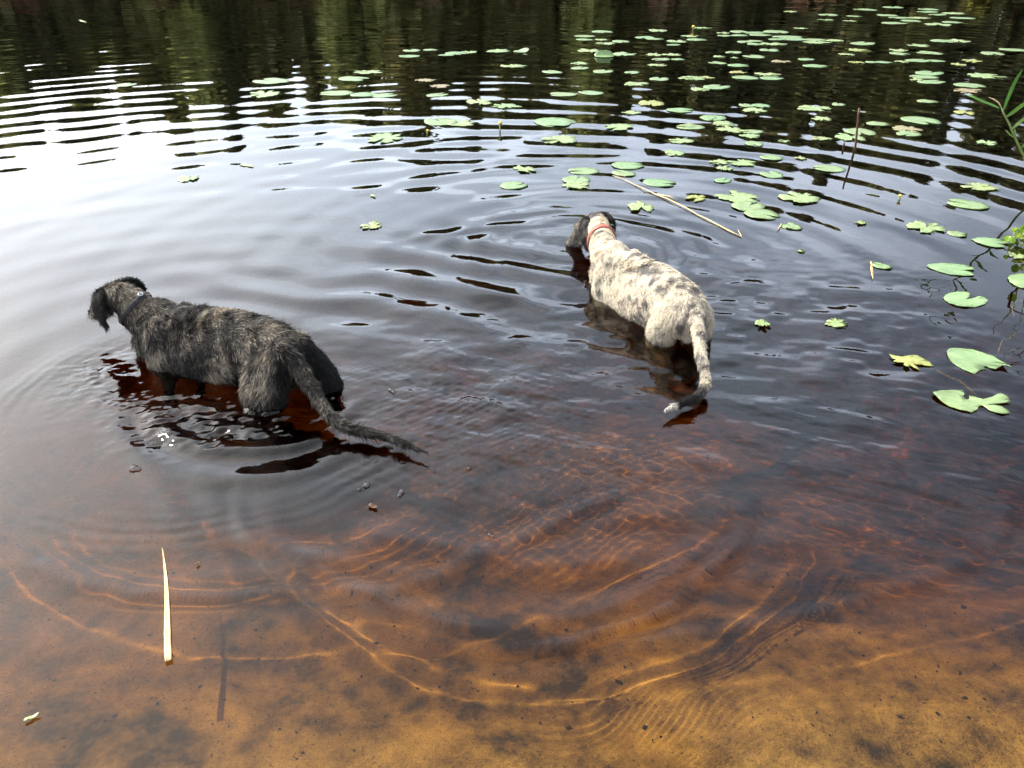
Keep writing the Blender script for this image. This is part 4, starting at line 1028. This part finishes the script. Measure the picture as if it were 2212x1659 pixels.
def pale_cols(Q, part, r, skin):
    n = len(Q); m = fbm3(Q, 14, 2); br = fbm3(Q * np.array([1.1, 1.0, 1.0]), 26, 5)
    cream = np.array([0.64, 0.565, 0.44]); grey = np.array([0.14, 0.128, 0.12]); blk = np.array([0.016, 0.013, 0.011])
    saddle = sstep(0.20, 0.29, Q[:, 2]) * 0.40 + sstep(0.12, 0.34, Q[:, 0]) * 0.22 * (part == BODY)
    t = 0.95 * m + 0.95 * br + saddle - 0.04 + (0 if skin else r.normal(size=n) * 0.28)
    t = np.where(part == NECK, t - 0.75, t); t = np.where(part == LEG, t - 0.25, t); t = np.where(part == TAIL, t + 0.05, t)
    t = np.clip(t * 1.5, 0, 1)[:, None]
    c = cream * (1 - t) + grey * t
    e = (part == EAR)[:, None]; te = np.clip(0.95 + 0.9 * br + (0 if skin else r.normal(size=n) * 0.3), 0, 1)[:, None]
    c = np.where(e, blk * te + grey * 1.6 * (1 - te), c)
    h = (part == HEAD)[:, None]; c = np.where(h, c * 0.6 + grey * 0.4, c)
    return c

# --- the dark dog
TB = lambda u, v, z, r: (*at(u, v, z), r)
tail1 = [TB(600, 752, .235, .033), TB(636, 778, .19, .029), TB(664, 825, .135, .025), TB(694, 872, .085, .022), TB(732, 914, .052, .019), TB(780, 932, .044, .016), TB(830, 941, .040, .014), TB(880, 960, .036, .011), TB(922, 977, .033, .003)]
def ears1(hl):
    out = []
    out.append(([(*hl(-.012, .052, .034), .026, .012), (*hl(-.02, .084, .012), .042, .011), (*hl(-.016, .100, -.035), .042, .011), (*hl(-.006, .104, -.080), .026, .010), (*hl(.0, .104, -.115), .009, .007)], hl(0, 1, 0.3) - hl(0, 0, 0)))
    out.append(([(*hl(-.012, -.050, .036), .026, .012), (*hl(-.022, -.082, .034), .040, .011), (*hl(-.028, -.112, .012), .040, .011), (*hl(-.03, -.128, -.025), .026, .010)], hl(0, -0.7, 0.7) - hl(0, 0, 0)))
    return out
root, D, hl, off, cc, T, n1, back, bme1 = make_dog('dog', 'dark grey brindle wire-haired dog wading away at left with tail trailing on the water', (-1.235, 3.03), 153, 0.95,
    at(243, 640, 0.245), (-0.80, 0.42, -0.50), tail1, dark_cols, 95000, [.022, .020, .022, .018, .022, .022], M_blk, torso_rows(0.035), ((-.02, .035, 0), (-.15, .0, 0)), ears1, 5, 1.06)
root1, off1 = root, off
o, c, s_, u_, T_ = collar(root, n1, back, off, M_blk, 0.45, 0.011, 0.080, 0.100, (0, 0, 0))
# steel ring of the tag holder
q = c + u_ * 0.102 + s_ * 0.018 + T_ * 0.012 + off
V = []; F = []
for k in range(20):
    th = 2 * math.pi * k / 20
    for j in range(6):
        ph = 2 * math.pi * j / 6; V.append(q + (s_ * math.cos(th) + T_ * math.sin(th) * 0.7) * (0.012 + 0.0026 * math.cos(ph)) + u_ * (0.0026 * math.sin(ph) + 0.004))
for k in range(20):
    for j in range(6): F.append((k * 6 + j, k * 6 + (j + 1) % 6, ((k + 1) % 20) * 6 + (j + 1) % 6, ((k + 1) % 20) * 6 + j))
me = bpy.data.meshes.new('ring'); me.from_pydata([tuple(v) for v in V], [], F)
cr_ = link('ring', me, M_steel, o)

# --- the pale dog
tail2 = [TB(1486, 634, .235, .030), TB(1500, 665, .205, .030), TB(1508, 715, .16, .026), TB(1514, 765, .11, .023), TB(1524, 810, .070, .021), TB(1520, 842, .050, .019), TB(1494, 862, .042, .017), TB(1464, 874, .040, .014), TB(1436, 885, .038, .005)]
def ears2(hl):
    out = []
    out.append(([(*hl(-.025, .044, .034), .030, .014), (*hl(-.036, .072, .010), .048, .014), (*hl(-.034, .082, -.035), .048, .014), (*hl(-.024, .080, -.075), .036, .012), (*hl(-.014, .076, -.105), .014, .009)], hl(0, 1, 0.3) - hl(0, 0, 0)))
    out.append(([(*hl(-.025, -.044, .038), .030, .014), (*hl(-.036, -.070, .020), .044, .014), (*hl(-.040, -.082, -.020), .044, .014), (*hl(-.036, -.080, -.060), .024, .011)], hl(0, -1, 0.3) - hl(0, 0, 0)))
    return out
def pale2(Q, part, r, skin):
    c = pale_cols(Q, part, r, skin)
    # dark end and white tip of the tail, told by the distance to the tip in the dog's own frame
    d = np.linalg.norm(Q - TIP2, axis=1); t = (part == TAIL)
    k = (sstep(0.30, 0.16, d) * t)[:, None]; c = c * (1 - k) + np.array([0.018, 0.015, 0.014]) * k
    k = (sstep(0.075, 0.055, d) * t)[:, None]; c = c * (1 - k) + np.array([0.78, 0.73, 0.64]) * k
    return c
O2, A2, S2 = (0.645, 3.62), 112, 0.95
_a = math.radians(A2); _M = np.array([[math.cos(_a), -math.sin(_a), 0], [math.sin(_a), math.cos(_a), 0], [0, 0, 1]]) * S2
TIP2 = np.linalg.inv(_M) @ (np.array(tail2[-1][:3]) - np.array([*O2, 0]))
root, D, hl, off, cc, T, n1, back, bme2 = make_dog('dog', 'pale cream and grey wire-haired dog in a red collar lowering its muzzle to the water', O2, A2, S2,
    at(1277, 489, 0.155), (-0.42, 0.58, -0.50), tail2, pale2, 95000, [.015, .014, .017, .015, .015, .015], M_red, torso_rows(0.03), ((.045, -.030, .82), (.03, .012, .9)), ears2, 9, 1.30)
o, c, s_, u_, T_ = collar(root, n1, back, off, M_red, 0.45, 0.016, 0.080, 0.100, (0, 0, 0.1))
q = c + u_ * 0.102 - s_ * 0.05 + off
bm = bmesh.new(); bmesh.ops.create_cube(bm, size=1, matrix=Matrix.Translation(Vector(q)) @ Matrix.Diagonal((0.030, 0.020, 0.012, 1))); bmesh.ops.bevel(bm, geom=bm.edges[:], offset=0.003, segments=2, affect='EDGES')
me = bpy.data.meshes.new('buckle'); bm.to_mesh(me); bm.free(); link('buckle', me, M_blk, o)
bare_twig(2140, 640, 0.30, 'bare twig above the water right of the frame, mirrored as squiggles by the pads', 31)
bare_twig(2150, 850, 0.22, 'lower bare twig above the water right of the frame, nearer than the other', 47)
